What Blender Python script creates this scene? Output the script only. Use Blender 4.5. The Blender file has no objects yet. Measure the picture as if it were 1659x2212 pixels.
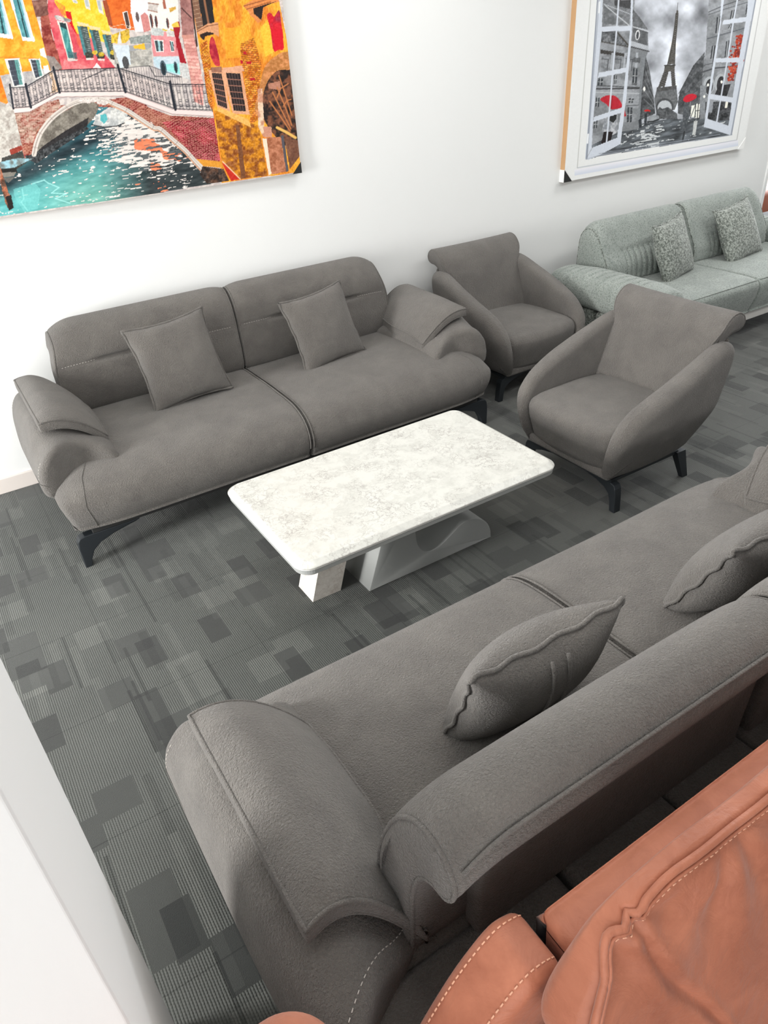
import bpy, math, random
import numpy as np
from mathutils import Vector, Matrix

S = bpy.context.scene
COL = S.collection
random.seed(7)
rng = np.random.default_rng(11)

# ------------------------------------------------------------------ camera
FPX = 1560.447
CAM_H = 1.9
CM = np.array([[0.84026399, -0.53915765, -0.05714413],
               [-0.33465262, -0.43283, -0.83705783],
               [0.42657244, 0.72247299, -0.54412199]])   # rows: right, down, forward
cam = bpy.data.cameras.new('camera')
cam.sensor_fit = 'VERTICAL'
cam.sensor_height = 36.0
cam.lens = FPX / 2212 * 36
cam.clip_start = 0.02
cam_o = bpy.data.objects.new('camera', cam)
COL.objects.link(cam_o)
mw = Matrix.Identity(4)
for r in range(3):
    mw[r][0] = CM[0][r]
    mw[r][1] = -CM[1][r]
    mw[r][2] = -CM[2][r]
mw[0][3], mw[1][3], mw[2][3] = 0, 0, CAM_H
cam_o.matrix_world = mw
S.camera = cam_o

# ------------------------------------------------------------------ light and exposure
S.view_settings.view_transform = 'Standard'
S.view_settings.look = 'None'
S.view_settings.gamma = 1.0
S.view_settings.use_curve_mapping = False
S.view_settings.exposure = -0.6

w = bpy.data.worlds.new('daylight')
S.world = w
w.use_nodes = True
bg = w.node_tree.nodes['Background']
bg.inputs[0].default_value = (1.0, 1.0, 1.0, 1)
bg.inputs[1].default_value = 0.22


def area(name, loc, target, sx, sy, power, color=(1, 1, 1), spread=math.pi):
    l = bpy.data.lights.new(name, 'AREA')
    l.shape = 'RECTANGLE'
    l.size, l.size_y = sx, sy
    l.energy = power
    l.color = color
    l.spread = spread
    o = bpy.data.objects.new(name, l)
    COL.objects.link(o)
    o.location = loc
    d = Vector(target) - Vector(loc)
    o.rotation_euler = d.to_track_quat('-Z', 'Y').to_euler()
    return o


area('left_window_light', (-3.25, 2.1, 1.3), (0, 1.5, 0.6), 0.9, 1.7, 420, (1.0, 0.99, 0.97))
area('rear_window_light', (-1.4, -3.4, 1.8), (0.4, 2.0, 0.8), 3.4, 2.0, 150, (1.0, 1.0, 1.0))
area('pillar_fill_light', (-3.2, -1.5, 1.5), (-0.3, 0.5, 1.0), 1.4, 1.8, 150, (1.0, 1.0, 0.99))  # unseen fill light, added to brighten the near face of the pillar
area('right_window_light', (9.9, 5.3, 1.7), (3.2, 1.5, 0.2), 4.0, 2.4, 800, (0.95, 0.975, 1.0))
for lx, ly, pw in ((0.4, 2.9, 19), (2.5, 3.0, 26), (5.2, 2.8, 42), (1.1, 0.9, 30), (3.4, 0.9, 34), (5.6, 1.2, 44), (2.0, -1.6, 10)):
    area('ceiling_panel_light', (lx, ly, 2.93), (lx, ly, 0), 1.2, 0.6, pw, (1.0, 0.99, 0.97))

WALL = 3.933

# ------------------------------------------------------------------ tagging
def link(o, parent=None):
    COL.objects.link(o)
    if parent is not None:
        o.parent = parent
    return o


def tag(o, label, cat, group=None):
    o['label'] = label
    o['category'] = cat
    if group:
        o['group'] = group
    return o


def thing(name, label, cat, loc=(0, 0, 0), rz=0.0, group=None):
    o = bpy.data.objects.new(name, None)
    o.empty_display_size = 0.1
    COL.objects.link(o)
    o.location = loc
    o.rotation_euler = (0, 0, rz)
    return tag(o, label, cat, group)


def struct(o):
    o['kind'] = 'structure'
    return o


def mesh_obj(name, verts, faces, mat, parent=None, smooth=True):
    me = bpy.data.meshes.new(name)
    me.from_pydata([tuple(map(float, v)) for v in verts], [], [tuple(map(int, f)) for f in faces])
    me.materials.append(mat)
    if smooth:
        me.polygons.foreach_set('use_smooth', [True] * len(me.polygons))
    me.update()
    o = bpy.data.objects.new(name, me)
    return link(o, parent)


def copy_tree(o, parent=None):
    c = o.copy()
    COL.objects.link(c)
    if parent is not None:
        c.parent = parent
    for ch in list(o.children):
        copy_tree(ch, c)
    return c


# ------------------------------------------------------------------ shape helpers
class MB:
    """collects pieces of one mesh"""
    def __init__(self):
        self.v, self.f, self.n = [], [], 0

    def add(self, v, f):
        v = np.asarray(v, float)
        self.v.append(v)
        self.f.extend([tuple(i + self.n for i in q) for q in f])
        self.n += len(v)
        return self

    def build(self, name, mat, parent=None, smooth=True, fn=None):
        v = np.concatenate(self.v)
        if fn is not None:
            v = fn(v)
        return mesh_obj(name, v, self.f, mat, parent, smooth)


def axis_samples(h, r, seg, n):
    t = np.array([(h - r) + r * math.tan(k / seg * math.pi / 4) for k in range(1, seg + 1)]) if r > 0 else np.array([])
    mid = np.linspace(-(h - r), h - r, n + 1)
    return np.concatenate([-t[::-1], mid, t])


def softbox(hx, hy, hz, r, n=(6, 6, 4), seg=4, puff=(0, 0, 0)):
    """rounded box centred at the origin, optionally puffed on +-x, +-y, +-z"""
    h = np.array([hx, hy, hz])
    ax = [axis_samples(h[i], r, seg, n[i]) for i in range(3)]
    key, verts, faces = {}, [], []

    def vid(p):
        k = (round(p[0], 6), round(p[1], 6), round(p[2], 6))
        if k not in key:
            key[k] = len(verts)
            verts.append(p)
        return key[k]
    for a in range(3):
        b, c = (a + 1) % 3, (a + 2) % 3
        for s in (-1, 1):
            g = []
            for pb in ax[b]:
                row = []
                for pc in ax[c]:
                    p = [0, 0, 0]
                    p[a], p[b], p[c] = s * h[a], pb, pc
                    row.append(vid(p))
                g.append(row)
            for i in range(len(g) - 1):
                for j in range(len(g[0]) - 1):
                    q = (g[i][j], g[i + 1][j], g[i + 1][j + 1], g[i][j + 1])
                    faces.append(q if s > 0 else q[::-1])
    v = np.array(verts, float)
    qc = np.clip(v, -(h - r), h - r)
    d = v - qc
    L = np.linalg.norm(d, axis=1, keepdims=True)
    L[L == 0] = 1
    out = qc + d / L * r
    u = out / h
    for a in range(3):
        if puff[a]:
            b, c = (a + 1) % 3, (a + 2) % 3
            wgt = np.clip(1 - u[:, b] ** 2, 0, 1) * np.clip(1 - u[:, c] ** 2, 0, 1)
            out[:, a] += np.sign(u[:, a]) * np.abs(u[:, a]) * puff[a] * wgt ** 0.7
    return out, faces


def catmull(P, n=6, closed=True):
    P = np.asarray(P, float)
    N = len(P)
    out = []
    rngN = N if closed else N - 1
    for i in range(rngN):
        if closed:
            p0, p1, p2, p3 = P[(i - 1) % N], P[i], P[(i + 1) % N], P[(i + 2) % N]
        else:
            p0, p1, p2, p3 = P[max(i - 1, 0)], P[i], P[i + 1], P[min(i + 2, N - 1)]
        for k in range(n):
            t = k / n
            out.append(0.5 * ((2 * p1) + (-p0 + p2) * t + (2 * p0 - 5 * p1 + 4 * p2 - p3) * t * t + (-p0 + 3 * p1 - 3 * p2 + p3) * t ** 3))
    if not closed:
        out.append(P[-1])
    return np.array(out)


def poly_area(P):
    x, y = P[:, 0], P[:, 1]
    return 0.5 * np.sum(x * np.roll(y, -1) - np.roll(x, -1) * y)


def out_normals(P):
    t = np.roll(P, -1, 0) - np.roll(P, 1, 0)
    t /= np.linalg.norm(t, axis=1, keepdims=True) + 1e-12
    n = np.stack([t[:, 1], -t[:, 0]], 1)
    return n if poly_area(P) > 0 else -n


def extrude(P, x0, x1, r0, r1, nx=8, seg=5, fan=False):
    """closed profile P in (d, z) swept along x with rounded ends; returns verts (x, d, z), faces"""
    P = np.asarray(P, float)
    if poly_area(P) < 0:
        P = P[::-1]
    N = len(P)
    nn = out_normals(P)
    rings = []
    for k in range(seg + 1):
        th = k / seg * math.pi / 2
        rings.append((x0 + r0 - r0 * math.sin(math.pi / 2 - th), r0 * (1 - math.cos(math.pi / 2 - th))))
    for x in np.linspace(x0 + r0, x1 - r1, nx + 1)[1:-1]:
        rings.append((x, 0))
    for k in range(seg + 1):
        th = k / seg * math.pi / 2
        rings.append((x1 - r1 + r1 * math.sin(th), r1 * (1 - math.cos(th))))
    v, f = [], []
    for x, off in rings:
        q = P - nn * off
        v.append(np.stack([np.full(N, x), q[:, 0], q[:, 1]], 1))
    for k in range(len(rings) - 1):
        for i in range(N):
            j = (i + 1) % N
            f.append((k * N + i, k * N + j, (k + 1) * N + j, (k + 1) * N + i)[::-1])
    L = (len(rings) - 1) * N
    if fan:
        # concentric rings closing on the middle, so the end can be bent without creasing
        n0 = len(rings) * N
        for base, last in ((0, False), (L, True)):
            ring = v[len(rings) - 1] if last else v[0]
            c = ring.mean(0)
            prev = base
            for k in (.7, .4):
                v_new = c + (ring - c) * k
                v.append(v_new)
                cur = n0
                n0 += N
                for i in range(N):
                    j = (i + 1) % N
                    q = (prev + i, prev + j, cur + j, cur + i)
                    f.append(q[::-1] if last else q)
                prev = cur
            v.append(c[None])
            cc = n0
            n0 += 1
            for i in range(N):
                j = (i + 1) % N
                f.append((cc, prev + j, prev + i) if last else (prev + i, prev + j, cc))
    else:
        f.append(tuple(range(N)))
        f.append(tuple(range(L + N - 1, L - 1, -1)))
    # orientation: make outward (profile is counter-clockwise in d,z; x to the right)
    f = [q[::-1] for q in f]
    return np.concatenate(v), f


def tube(path, r, closed=False, n=6):
    path = np.asarray(path, float)
    N = len(path)
    if closed:
        T = np.roll(path, -1, 0) - np.roll(path, 1, 0)
    else:
        T = np.gradient(path, axis=0)
    T /= np.linalg.norm(T, axis=1, keepdims=True) + 1e-12
    up = np.array([0.31, 0.22, 0.92])
    A = np.cross(T, up)
    A /= np.linalg.norm(A, axis=1, keepdims=True) + 1e-12
    B = np.cross(T, A)
    v, f = [], []
    for k in range(n):
        a = 2 * math.pi * k / n
        v.append(path + r * (math.cos(a) * A + math.sin(a) * B))
    v = np.stack(v, 1).reshape(-1, 3)
    M = N if closed else N - 1
    for i in range(M):
        i2 = (i + 1) % N
        for k in range(n):
            k2 = (k + 1) % n
            f.append((i * n + k, i * n + k2, i2 * n + k2, i2 * n + k))
    if not closed:
        f.append(tuple(range(n))[::-1])
        f.append(tuple((N - 1) * n + k for k in range(n)))
    return v, f


def dashes(path, dash, gap, r, n=5):
    """stitches along a polyline"""
    path = np.asarray(path, float)
    s = np.concatenate([[0], np.cumsum(np.linalg.norm(np.diff(path, axis=0), axis=1))])
    mb = MB()
    a = 0
    while a + dash < s[-1]:
        ss = np.linspace(a, a + dash, 4)
        p = np.stack([np.interp(ss, s, path[:, i]) for i in range(3)], 1)
        mb.add(*tube(p, r, n=n))
        a += dash + gap
    return mb


def box(x0, x1, y0, y1, z0, z1, r=0.0):
    if r:
        v, f = softbox((x1 - x0) / 2, (y1 - y0) / 2, (z1 - z0) / 2, r, n=(1, 1, 1), seg=2)
    else:
        v = np.array([[a, b, c] for a in (-1, 1) for b in (-1, 1) for c in (-1, 1)], float) * [(x1 - x0) / 2, (y1 - y0) / 2, (z1 - z0) / 2]
        f = [(0, 1, 3, 2), (4, 6, 7, 5), (0, 4, 5, 1), (2, 3, 7, 6), (0, 2, 6, 4), (1, 5, 7, 3)]
    return v + [(x0 + x1) / 2, (y0 + y1) / 2, (z0 + z1) / 2], f


def sstep(a, b, x):
    t = np.clip((x - a) / (b - a), 0, 1)
    return t * t * (3 - 2 * t)


def wob(v, amp, freq, seed):
    """smooth soft unevenness of upholstery"""
    g = np.random.default_rng(seed)
    out = np.zeros(len(v))
    for _ in range(7):
        k = g.normal(size=3) * freq
        out += np.sin(v @ k + g.uniform(0, 6.28))
    return amp * out / 7


# ------------------------------------------------------------------ materials
def new_mat(name):
    m = bpy.data.materials.new(name)
    m.use_nodes = True
    nt = m.node_tree
    return m, nt, nt.nodes['Principled BSDF'], nt.links


def srgb(r, g, b):
    f = lambda c: (c / 255 / 12.92) if c / 255 <= 0.04045 else ((c / 255 + 0.055) / 1.055) ** 2.4
    return (f(r), f(g), f(b), 1)


def node(nt, t, **kw):
    n = nt.nodes.new(t)
    for k, v in kw.items():
        if k in n.inputs.keys() if isinstance(k, str) else False:
            n.inputs[k].default_value = v
        else:
            setattr(n, k, v)
    return n


def noise(nt, L, vec, scale, detail=3, rough=0.5, dist=0.0):
    n = nt.nodes.new('ShaderNodeTexNoise')
    n.inputs['Scale'].default_value = scale
    n.inputs['Detail'].default_value = detail
    n.inputs['Roughness'].default_value = rough
    n.inputs['Distortion'].default_value = dist
    if vec is not None:
        L.new(vec, n.inputs['Vector'])
    return n


def ramp(nt, L, fac, stops, interp='LINEAR'):
    r = nt.nodes.new('ShaderNodeValToRGB')
    r.color_ramp.interpolation = interp
    el = r.color_ramp.elements
    while len(el) < len(stops):
        el.new(0.5)
    for e, (p, c) in zip(el, stops):
        e.position = p
        e.color = c
    L.new(fac, r.inputs[0])
    return r


def bump(nt, L, height, strength, dist, nrm=None):
    b = nt.nodes.new('ShaderNodeBump')
    b.inputs['Strength'].default_value = strength
    b.inputs['Distance'].default_value = dist
    L.new(height, b.inputs['Height'])
    if nrm is not None:
        L.new(nrm, b.inputs['Normal'])
    return b


def objvec(nt):
    return nt.nodes.new('ShaderNodeTexCoord').outputs['Object']


def plain(name, col, rough=0.5, metal=0.0, spec=0.5):
    m, nt, b, L = new_mat(name)
    b.inputs['Base Color'].default_value = col
    b.inputs['Roughness'].default_value = rough
    b.inputs['Metallic'].default_value = metal
    b.inputs['Specular IOR Level'].default_value = spec
    return m


def fabric(name, c1, c2, grain=230, bstr=0.55, mott=9, sheen=0.25, speck=None, bdist=0.004):
    m, nt, b, L = new_mat(name)
    o = objvec(nt)
    n1 = noise(nt, L, o, mott, 4, 0.6, 0.4)
    r1 = ramp(nt, L, n1.outputs['Fac'], [(0.32, c1), (0.68, c2)])
    colout = r1.outputs[0]
    n2 = noise(nt, L, o, grain, 3, 0.6, 0.6)
    if speck:
        n3 = noise(nt, L, o, speck[0], 3, 0.65, 0.3)
        r3 = ramp(nt, L, n3.outputs['Fac'], [(speck[1], (0, 0, 0, 1)), (speck[2], (1, 1, 1, 1))])
        mx = nt.nodes.new('ShaderNodeMix')
        mx.data_type = 'RGBA'
        L.new(r3.outputs[0], mx.inputs[0])
        mx.inputs[6].default_value = speck[3]
        L.new(colout, mx.inputs[7])
        colout = mx.outputs[2]
    L.new(colout, b.inputs['Base Color'])
    b.inputs['Roughness'].default_value = 0.95
    b.inputs['Specular IOR Level'].default_value = 0.15
    b.inputs['Sheen Weight'].default_value = sheen
    b.inputs['Sheen Roughness'].default_value = 0.5
    bb = bump(nt, L, n2.outputs['Fac'], bstr, bdist)
    L.new(bb.outputs[0], b.inputs['Normal'])
    return m


M = {}
M['grey'] = fabric('taupe_grey_boucle', srgb(99, 95, 91), srgb(112, 108, 103), grain=190, bstr=0.9, bdist=0.012)
M['grey_dark'] = plain('taupe_seam_shade', srgb(70, 66, 63), 0.95, spec=0.1)
M['thread'] = plain('pale_thread', srgb(196, 190, 184), 0.8)
M['green'] = fabric('sage_grey_chenille', srgb(132, 139, 134), srgb(148, 154, 149), grain=160, bstr=0.5,
                    speck=(120, 0.36, 0.52, srgb(104, 112, 107)))
M['green_dark'] = fabric('sage_grey_speckled_chenille', srgb(148, 154, 148), srgb(160, 165, 158), grain=140, bstr=0.6,
                         speck=(85, 0.42, 0.60, srgb(88, 93, 88)))
M['legs'] = plain('blue_black_leg', srgb(44, 48, 52), 0.35, 0.3)
M['plinth'] = plain('black_frame_board', srgb(38, 38, 38), 0.7)
M['white_metal'] = plain('pale_frame', srgb(196, 194, 190), 0.5)


def leather_mat():
    m, nt, b, L = new_mat('terracotta_leather')
    o = objvec(nt)
    n1 = noise(nt, L, o, 7, 5, 0.65, 0.5)
    r1 = ramp(nt, L, n1.outputs['Fac'], [(0.3, srgb(143, 83, 60)), (0.7, srgb(175, 110, 84))])
    L.new(r1.outputs[0], b.inputs['Base Color'])
    b.inputs['Roughness'].default_value = 0.55
    b.inputs['Specular IOR Level'].default_value = 0.35
    b.inputs['Sheen Weight'].default_value = 0.15
    n2 = noise(nt, L, o, 420, 3, 0.6)
    n3 = noise(nt, L, o, 16, 4, 0.6, 1.0)
    b1 = bump(nt, L, n3.outputs['Fac'], 0.25, 0.02)
    b2 = bump(nt, L, n2.outputs['Fac'], 0.12, 0.002, b1.outputs[0])
    L.new(b2.outputs[0], b.inputs['Normal'])
    return m


M['leather'] = leather_mat()
M['leather_thread'] = plain('tan_thread', srgb(214, 160, 132), 0.7)


def wall_mat():
    m, nt, b, L = new_mat('white_wall_paint')
    o = objvec(nt)
    n = noise(nt, L, o, 60, 3, 0.6)
    b.inputs['Base Color'].default_value = srgb(228, 229, 228)
    b.inputs['Roughness'].default_value = 0.7
    b.inputs['Specular IOR Level'].default_value = 0.25
    L.new(bump(nt, L, n.outputs['Fac'], 0.06, 0.003).outputs[0], b.inputs['Normal'])
    return m


M['wall'] = wall_mat()


def carpet_mat():
    m, nt, b, L = new_mat('ribbed_carpet_tiles')
    o = objvec(nt)
    sep = nt.nodes.new('ShaderNodeSeparateXYZ')
    L.new(o, sep.inputs[0])

    def math_(op, a, c=None, cl=False):
        n = nt.nodes.new('ShaderNodeMath')
        n.operation = op
        n.use_clamp = cl
        for i, q in enumerate((a, c)):
            if q is None:
                continue
            if isinstance(q, (int, float)):
                n.inputs[i].default_value = q
            else:
                L.new(q, n.inputs[i])
        return n.outputs[0]
    X, Y = sep.outputs[0], sep.outputs[1]

    def cells(wx, ly, seed):
        col = math_('FLOOR', math_('DIVIDE', math_('ADD', X, seed * 0.37), wx))
        wn = nt.nodes.new('ShaderNodeTexWhiteNoise')
        wn.noise_dimensions = '2D'
        cv = nt.nodes.new('ShaderNodeCombineXYZ')
        L.new(col, cv.inputs[0])
        cv.inputs[1].default_value = seed
        L.new(cv.outputs[0], wn.inputs['Vector'])
        # each column starts its cells elsewhere
        y2 = math_('ADD', math_('DIVIDE', Y, ly), math_('MULTIPLY', wn.outputs['Value'], 7.0))
        row = math_('FLOOR', y2)
        c2 = nt.nodes.new('ShaderNodeCombineXYZ')
        L.new(col, c2.inputs[0])
        L.new(row, c2.inputs[1])
        c2.inputs[2].default_value = seed
        w2 = nt.nodes.new('ShaderNodeTexWhiteNoise')
        w2.noise_dimensions = '3D'
        L.new(c2.outputs[0], w2.inputs['Vector'])
        return w2.outputs['Value']
    wob_n = noise(nt, L, o, 90, 2, 0.5)
    big = cells(0.083, 0.165, 1.0)
    mid = cells(0.125, 0.125, 5.0)
    small = cells(0.0313, 0.25, 9.0)
    thin = cells(0.0125, 0.33, 13.0)
    dark = math_('GREATER_THAN', big, 0.83)
    midd = math_('GREATER_THAN', mid, 0.91)
    light = math_('LESS_THAN', mid, 0.09)
    strip = math_('GREATER_THAN', small, 0.90)
    lstrip = math_('LESS_THAN', small, 0.10)
    thinl = math_('GREATER_THAN', thin, 0.965)
    # 0 = mid tone, positive = darker
    val = math_('ADD', math_('MULTIPLY', dark, 0.30), math_('MULTIPLY', midd, 0.18))
    val = math_('ADD', val, math_('MULTIPLY', strip, 0.11))
    val = math_('ADD', val, math_('MULTIPLY', thinl, 0.22))
    val = math_('SUBTRACT', val, math_('MULTIPLY', light, 0.15))
    val = math_('SUBTRACT', val, math_('MULTIPLY', lstrip, 0.09))
    # tile joints every half metre
    jx = math_('LESS_THAN', math_('ABSOLUTE', math_('SUBTRACT', math_('FRACT', math_('DIVIDE', math_('ADD', X, 0.13), 0.5)), 0.5)), 0.004)
    jy = math_('LESS_THAN', math_('ABSOLUTE', math_('SUBTRACT', math_('FRACT', math_('DIVIDE', math_('ADD', Y, 0.21), 0.5)), 0.5)), 0.004)
    val = math_('ADD', val, math_('MULTIPLY', math_('MAXIMUM', jx, jy), 0.18))
    val = math_('ADD', val, math_('MULTIPLY', math_('SUBTRACT', noise(nt, L, o, 2.2, 3).outputs['Fac'], 0.5), 0.25))
    val = math_('ADD', val, 0.42)
    # ribs along Y, beaded by the loop pile; the dark patches are cut pile and have none
    rib = math_('ABSOLUTE', math_('SINE', math_('MULTIPLY', math_('ADD', X, math_('MULTIPLY', wob_n.outputs['Fac'], 0.002)), math.pi / 0.0075)))
    bead = math_('ABSOLUTE', math_('SINE', math_('MULTIPLY', math_('ADD', Y, math_('MULTIPLY', math_('FLOOR', math_('DIVIDE', X, 0.0075)), 0.0031)), math.pi / 0.008)))
    loop = math_('ADD', math_('MULTIPLY', rib, 0.7), math_('MULTIPLY', bead, 0.3))
    pile = noise(nt, L, o, 330, 3, 0.7).outputs['Fac']
    isdark = math_('MAXIMUM', dark, midd)
    mixh = nt.nodes.new('ShaderNodeMix')
    L.new(isdark, mixh.inputs[0])
    L.new(loop, mixh.inputs[2])
    L.new(pile, mixh.inputs[3])
    val2 = math_('ADD', val, math_('MULTIPLY', math_('SUBTRACT', 0.55, mixh.outputs[0]), 0.22))
    r = ramp(nt, L, val2, [(0.0, srgb(102, 103, 99)), (0.38, srgb(73, 75, 72)), (0.75, srgb(43, 45, 43)), (1.0, srgb(29, 31, 30))])
    L.new(r.outputs[0], b.inputs['Base Color'])
    b.inputs['Roughness'].default_value = 0.95
    b.inputs['Specular IOR Level'].default_value = 0.2
    b.inputs['Sheen Weight'].default_value = 0.28
    bb = bump(nt, L, mixh.outputs[0], 0.6, 0.003)
    L.new(bb.outputs[0], b.inputs['Normal'])
    return m


M['carpet'] = carpet_mat()


def marble_mat(name, base, vein, vein2):
    m, nt, b, L = new_mat(name)
    o = objvec(nt)
    d = noise(nt, L, o, 5, 4, 0.6)
    ad = nt.nodes.new('ShaderNodeMixRGB')
    ad.blend_type = 'ADD'
    ad.inputs[0].default_value = 0.22
    L.new(o, ad.inputs[1])
    L.new(d.outputs['Color'], ad.inputs[2])
    v = nt.nodes.new('ShaderNodeTexVoronoi')
    v.feature = 'DISTANCE_TO_EDGE'
    v.inputs['Scale'].default_value = 27
    n0 = noise(nt, L, o, 30, 5, 0.7)
    ad2 = nt.nodes.new('ShaderNodeMixRGB')
    ad2.blend_type = 'ADD'
    ad2.inputs[0].default_value = 0.09
    L.new(ad.outputs[0], ad2.inputs[1])
    L.new(n0.outputs['Color'], ad2.inputs[2])
    L.new(ad2.outputs[0], v.inputs['Vector'])
    rv = ramp(nt, L, v.outputs['Distance'], [(0.0, (1, 1, 1, 1)), (0.075, (0, 0, 0, 1))])
    nm = noise(nt, L, o, 9, 3, 0.6)
    rm = ramp(nt, L, nm.outputs['Fac'], [(0.42, (0, 0, 0, 1)), (0.62, (1, 1, 1, 1))])
    mu = nt.nodes.new('ShaderNodeMath')
    mu.operation = 'MULTIPLY'
    L.new(rv.outputs[0], mu.inputs[0])
    L.new(rm.outputs[0], mu.inputs[1])
    nc = noise(nt, L, ad2.outputs[0], 14, 5, 0.65)
    rc = ramp(nt, L, nc.outputs['Fac'], [(0.35, vein2), (0.55, base)])
    mx = nt.nodes.new('ShaderNodeMix')
    mx.data_type = 'RGBA'
    L.new(mu.outputs[0], mx.inputs[0])
    L.new(rc.outputs[0], mx.inputs[6])
    mx.inputs[7].default_value = vein
    L.new(mx.outputs[2], b.inputs['Base Color'])
    b.inputs['Roughness'].default_value = 0.28
    b.inputs['Specular IOR Level'].default_value = 0.35
    return m


M['marble'] = marble_mat('white_marble', srgb(207, 207, 201), srgb(156, 152, 148), srgb(192, 192, 186))
M['marble_leg'] = marble_mat('cream_marble', srgb(232, 226, 218), srgb(190, 174, 162), srgb(206, 198, 188))
M['table_grey'] = plain('satin_grey_lacquer', srgb(166, 168, 166), 0.38)
M['table_edge'] = plain('white_lacquer_edge', srgb(240, 238, 234), 0.35)

# ================================================================== room
def slab(name, *b, mat='wall'):
    return struct(mesh_obj(name, *box(*b), M[mat], smooth=False))


slab('floor', -3.3, 11.0, -3.6, 9.0, -0.1, 0.0, mat='carpet')
slab('wall_back', -3.3, 6.305, WALL, WALL + 0.14, 0.0, 3.0)
slab('ceiling', -3.4, 11.0, -3.6, 9.0, 3.0, 3.1)
wl = MB()
for b_ in ((-3.4, -3.3, -3.6, 1.4, 0, 3.0), (-3.4, -3.3, 3.1, WALL + .14, 0, 3.0), (-3.4, -3.3, 1.4, 3.1, 0, .35), (-3.4, -3.3, 1.4, 3.1, 2.2, 3.0)):
    wl.add(*box(*b_))
struct(wl.build('wall_left', M['wall'], smooth=False))
slab('wall_right', 11.0, 11.1, -3.6, 9.0, 0.0, 3.0)
slab('wall_far', 6.2, 11.0, 9.0, 9.1, 0.0, 3.0)
M['skirting'] = plain('skirting_paint', srgb(216, 208, 202), 0.5)
struct(mesh_obj('baseboard_back', *box(-3.3, 6.30, WALL - 0.014, WALL, 0.0, 0.085, 0.004), M['skirting'], smooth=False))
struct(mesh_obj('trim_1', *box(6.305, 6.345, WALL - 0.012, WALL + 0.15, 0.0, 3.0, 0.004), M['wall'], smooth=False))
struct(mesh_obj('wall_pillar', *box(-0.62, -0.091, 0.52, 0.965, 0.0, 3.0, 0.004), M['wall'], smooth=False))

# ================================================================== soft parts
def piping(mb, path, r=0.0045, closed=True):
    mb.add(*tube(path, r, closed))


def pillow_mesh(w_, h_, t, seed, pinch=0.10, n=26, pipe=0.006, ruff=0.004):
    """square scatter cushion in the x/z plane, thick in y; returns builder of body and of seam"""
    u = np.linspace(-1, 1, n)
    # denser near the rim
    u = np.sign(u) * (1 - (1 - np.abs(u)) ** 1.35)
    U, V = np.meshgrid(u, u, indexing='ij')

    def outline(U, V):
        x = U * w_ / 2 * (1 - pinch * (1 - V ** 2) * np.abs(U) ** 1.5)
        z = V * h_ / 2 * (1 - pinch * (1 - U ** 2) * np.abs(V) ** 1.5)
        return x, z
    x, z = outline(U, V)
    prof = (np.clip(1 - U ** 2, 0, 1) * np.clip(1 - V ** 2, 0, 1)) ** 0.42
    g = np.random.default_rng(seed)
    rad = np.sqrt(U ** 2 + V ** 2)
    ang = np.arctan2(V, U)
    edge = np.exp(-((1 - np.maximum(np.abs(U), np.abs(V))) / 0.16) ** 2)
    wr = np.zeros_like(U)
    for k in range(5):
        wr += np.sin(ang * g.integers(9, 26) + g.uniform(0, 6.28) + rad * 2) / 5
    dim = ruff * wr * edge * (1 - np.exp(-((1 - np.maximum(np.abs(U), np.abs(V))) / 0.05)))
    lump = 0.006 * (np.sin(U * 2.3 + g.uniform(0, 6)) * np.sin(V * 2.7 + g.uniform(0, 6)))
    mb = MB()
    vs, fs = [], []
    idx = [{}, {}]
    for s, sd in ((1, 0), (-1, 1)):
        for i in range(n):
            for j in range(n):
                if sd == 1 and (i in (0, n - 1) or j in (0, n - 1)):
                    idx[1][i, j] = idx[0][i, j]
                    continue
                idx[sd][i, j] = len(vs)
                y = -s * (t / 2 * prof[i, j] + (dim[i, j] + lump[i, j]) * min(1, prof[i, j] * 2))
                vs.append((x[i, j], y, z[i, j]))
        for i in range(n - 1):
            for j in range(n - 1):
                q = (idx[sd][i, j], idx[sd][i + 1, j], idx[sd][i + 1, j + 1], idx[sd][i, j + 1])
                fs.append(q if s > 0 else q[::-1])
    mb.add(vs, fs)
    rim = []
    for i in range(n):
        rim.append((i, 0))
    for j in range(1, n):
        rim.append((n - 1, j))
    for i in range(n - 2, -1, -1):
        rim.append((i, n - 1))
    for j in range(n - 2, 0, -1):
        rim.append((0, j))
    path = np.array([(x[i, j] * 1.012, 0.004 * math.sin(3.1 * k * 0.37 + seed), z[i, j] * 1.012) for k, (i, j) in enumerate(rim)])
    pm = MB()
    pm.add(*tube(path, pipe, True))
    return mb, pm


def bend_pillow(v, bend):
    v = v.copy()
    v[:, 1] += bend * (v[:, 0] ** 2 + v[:, 2] ** 2)
    return v


def pillow(name, label, mat, loc, rx, ry, rz, w_=0.43, h_=0.43, t=0.16, seed=1, group=None, strap=False, bend=0.0, pinch=0.10):
    e = thing(name, label, 'cushion', loc, 0, group)
    e.rotation_mode = 'XYZ'
    e.rotation_euler = (math.radians(rx), math.radians(ry), math.radians(rz))
    mb, pm = pillow_mesh(w_, h_, t, seed, pinch)
    mb.build('cushion_cover', mat, e, fn=lambda v: bend_pillow(v, bend))
    pm.build('piping', mat, e, fn=lambda v: bend_pillow(v, bend))
    if strap:
        # sewn zip placket down the back of the cover
        z = np.linspace(-h_ / 2 * 0.93, h_ / 2 * 0.93, 26)
        y = t / 2 * (np.clip(1 - (z / (h_ / 2)) ** 2, 0, 1)) ** 0.42
        for off in (-0.022, 0.022):
            MB().add(*tube(np.stack([np.full_like(z, off), y + 0.0045, z], 1), 0.0042)).build('placket_seam', mat, e, fn=lambda v: bend_pillow(v, bend))
    return e


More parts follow.
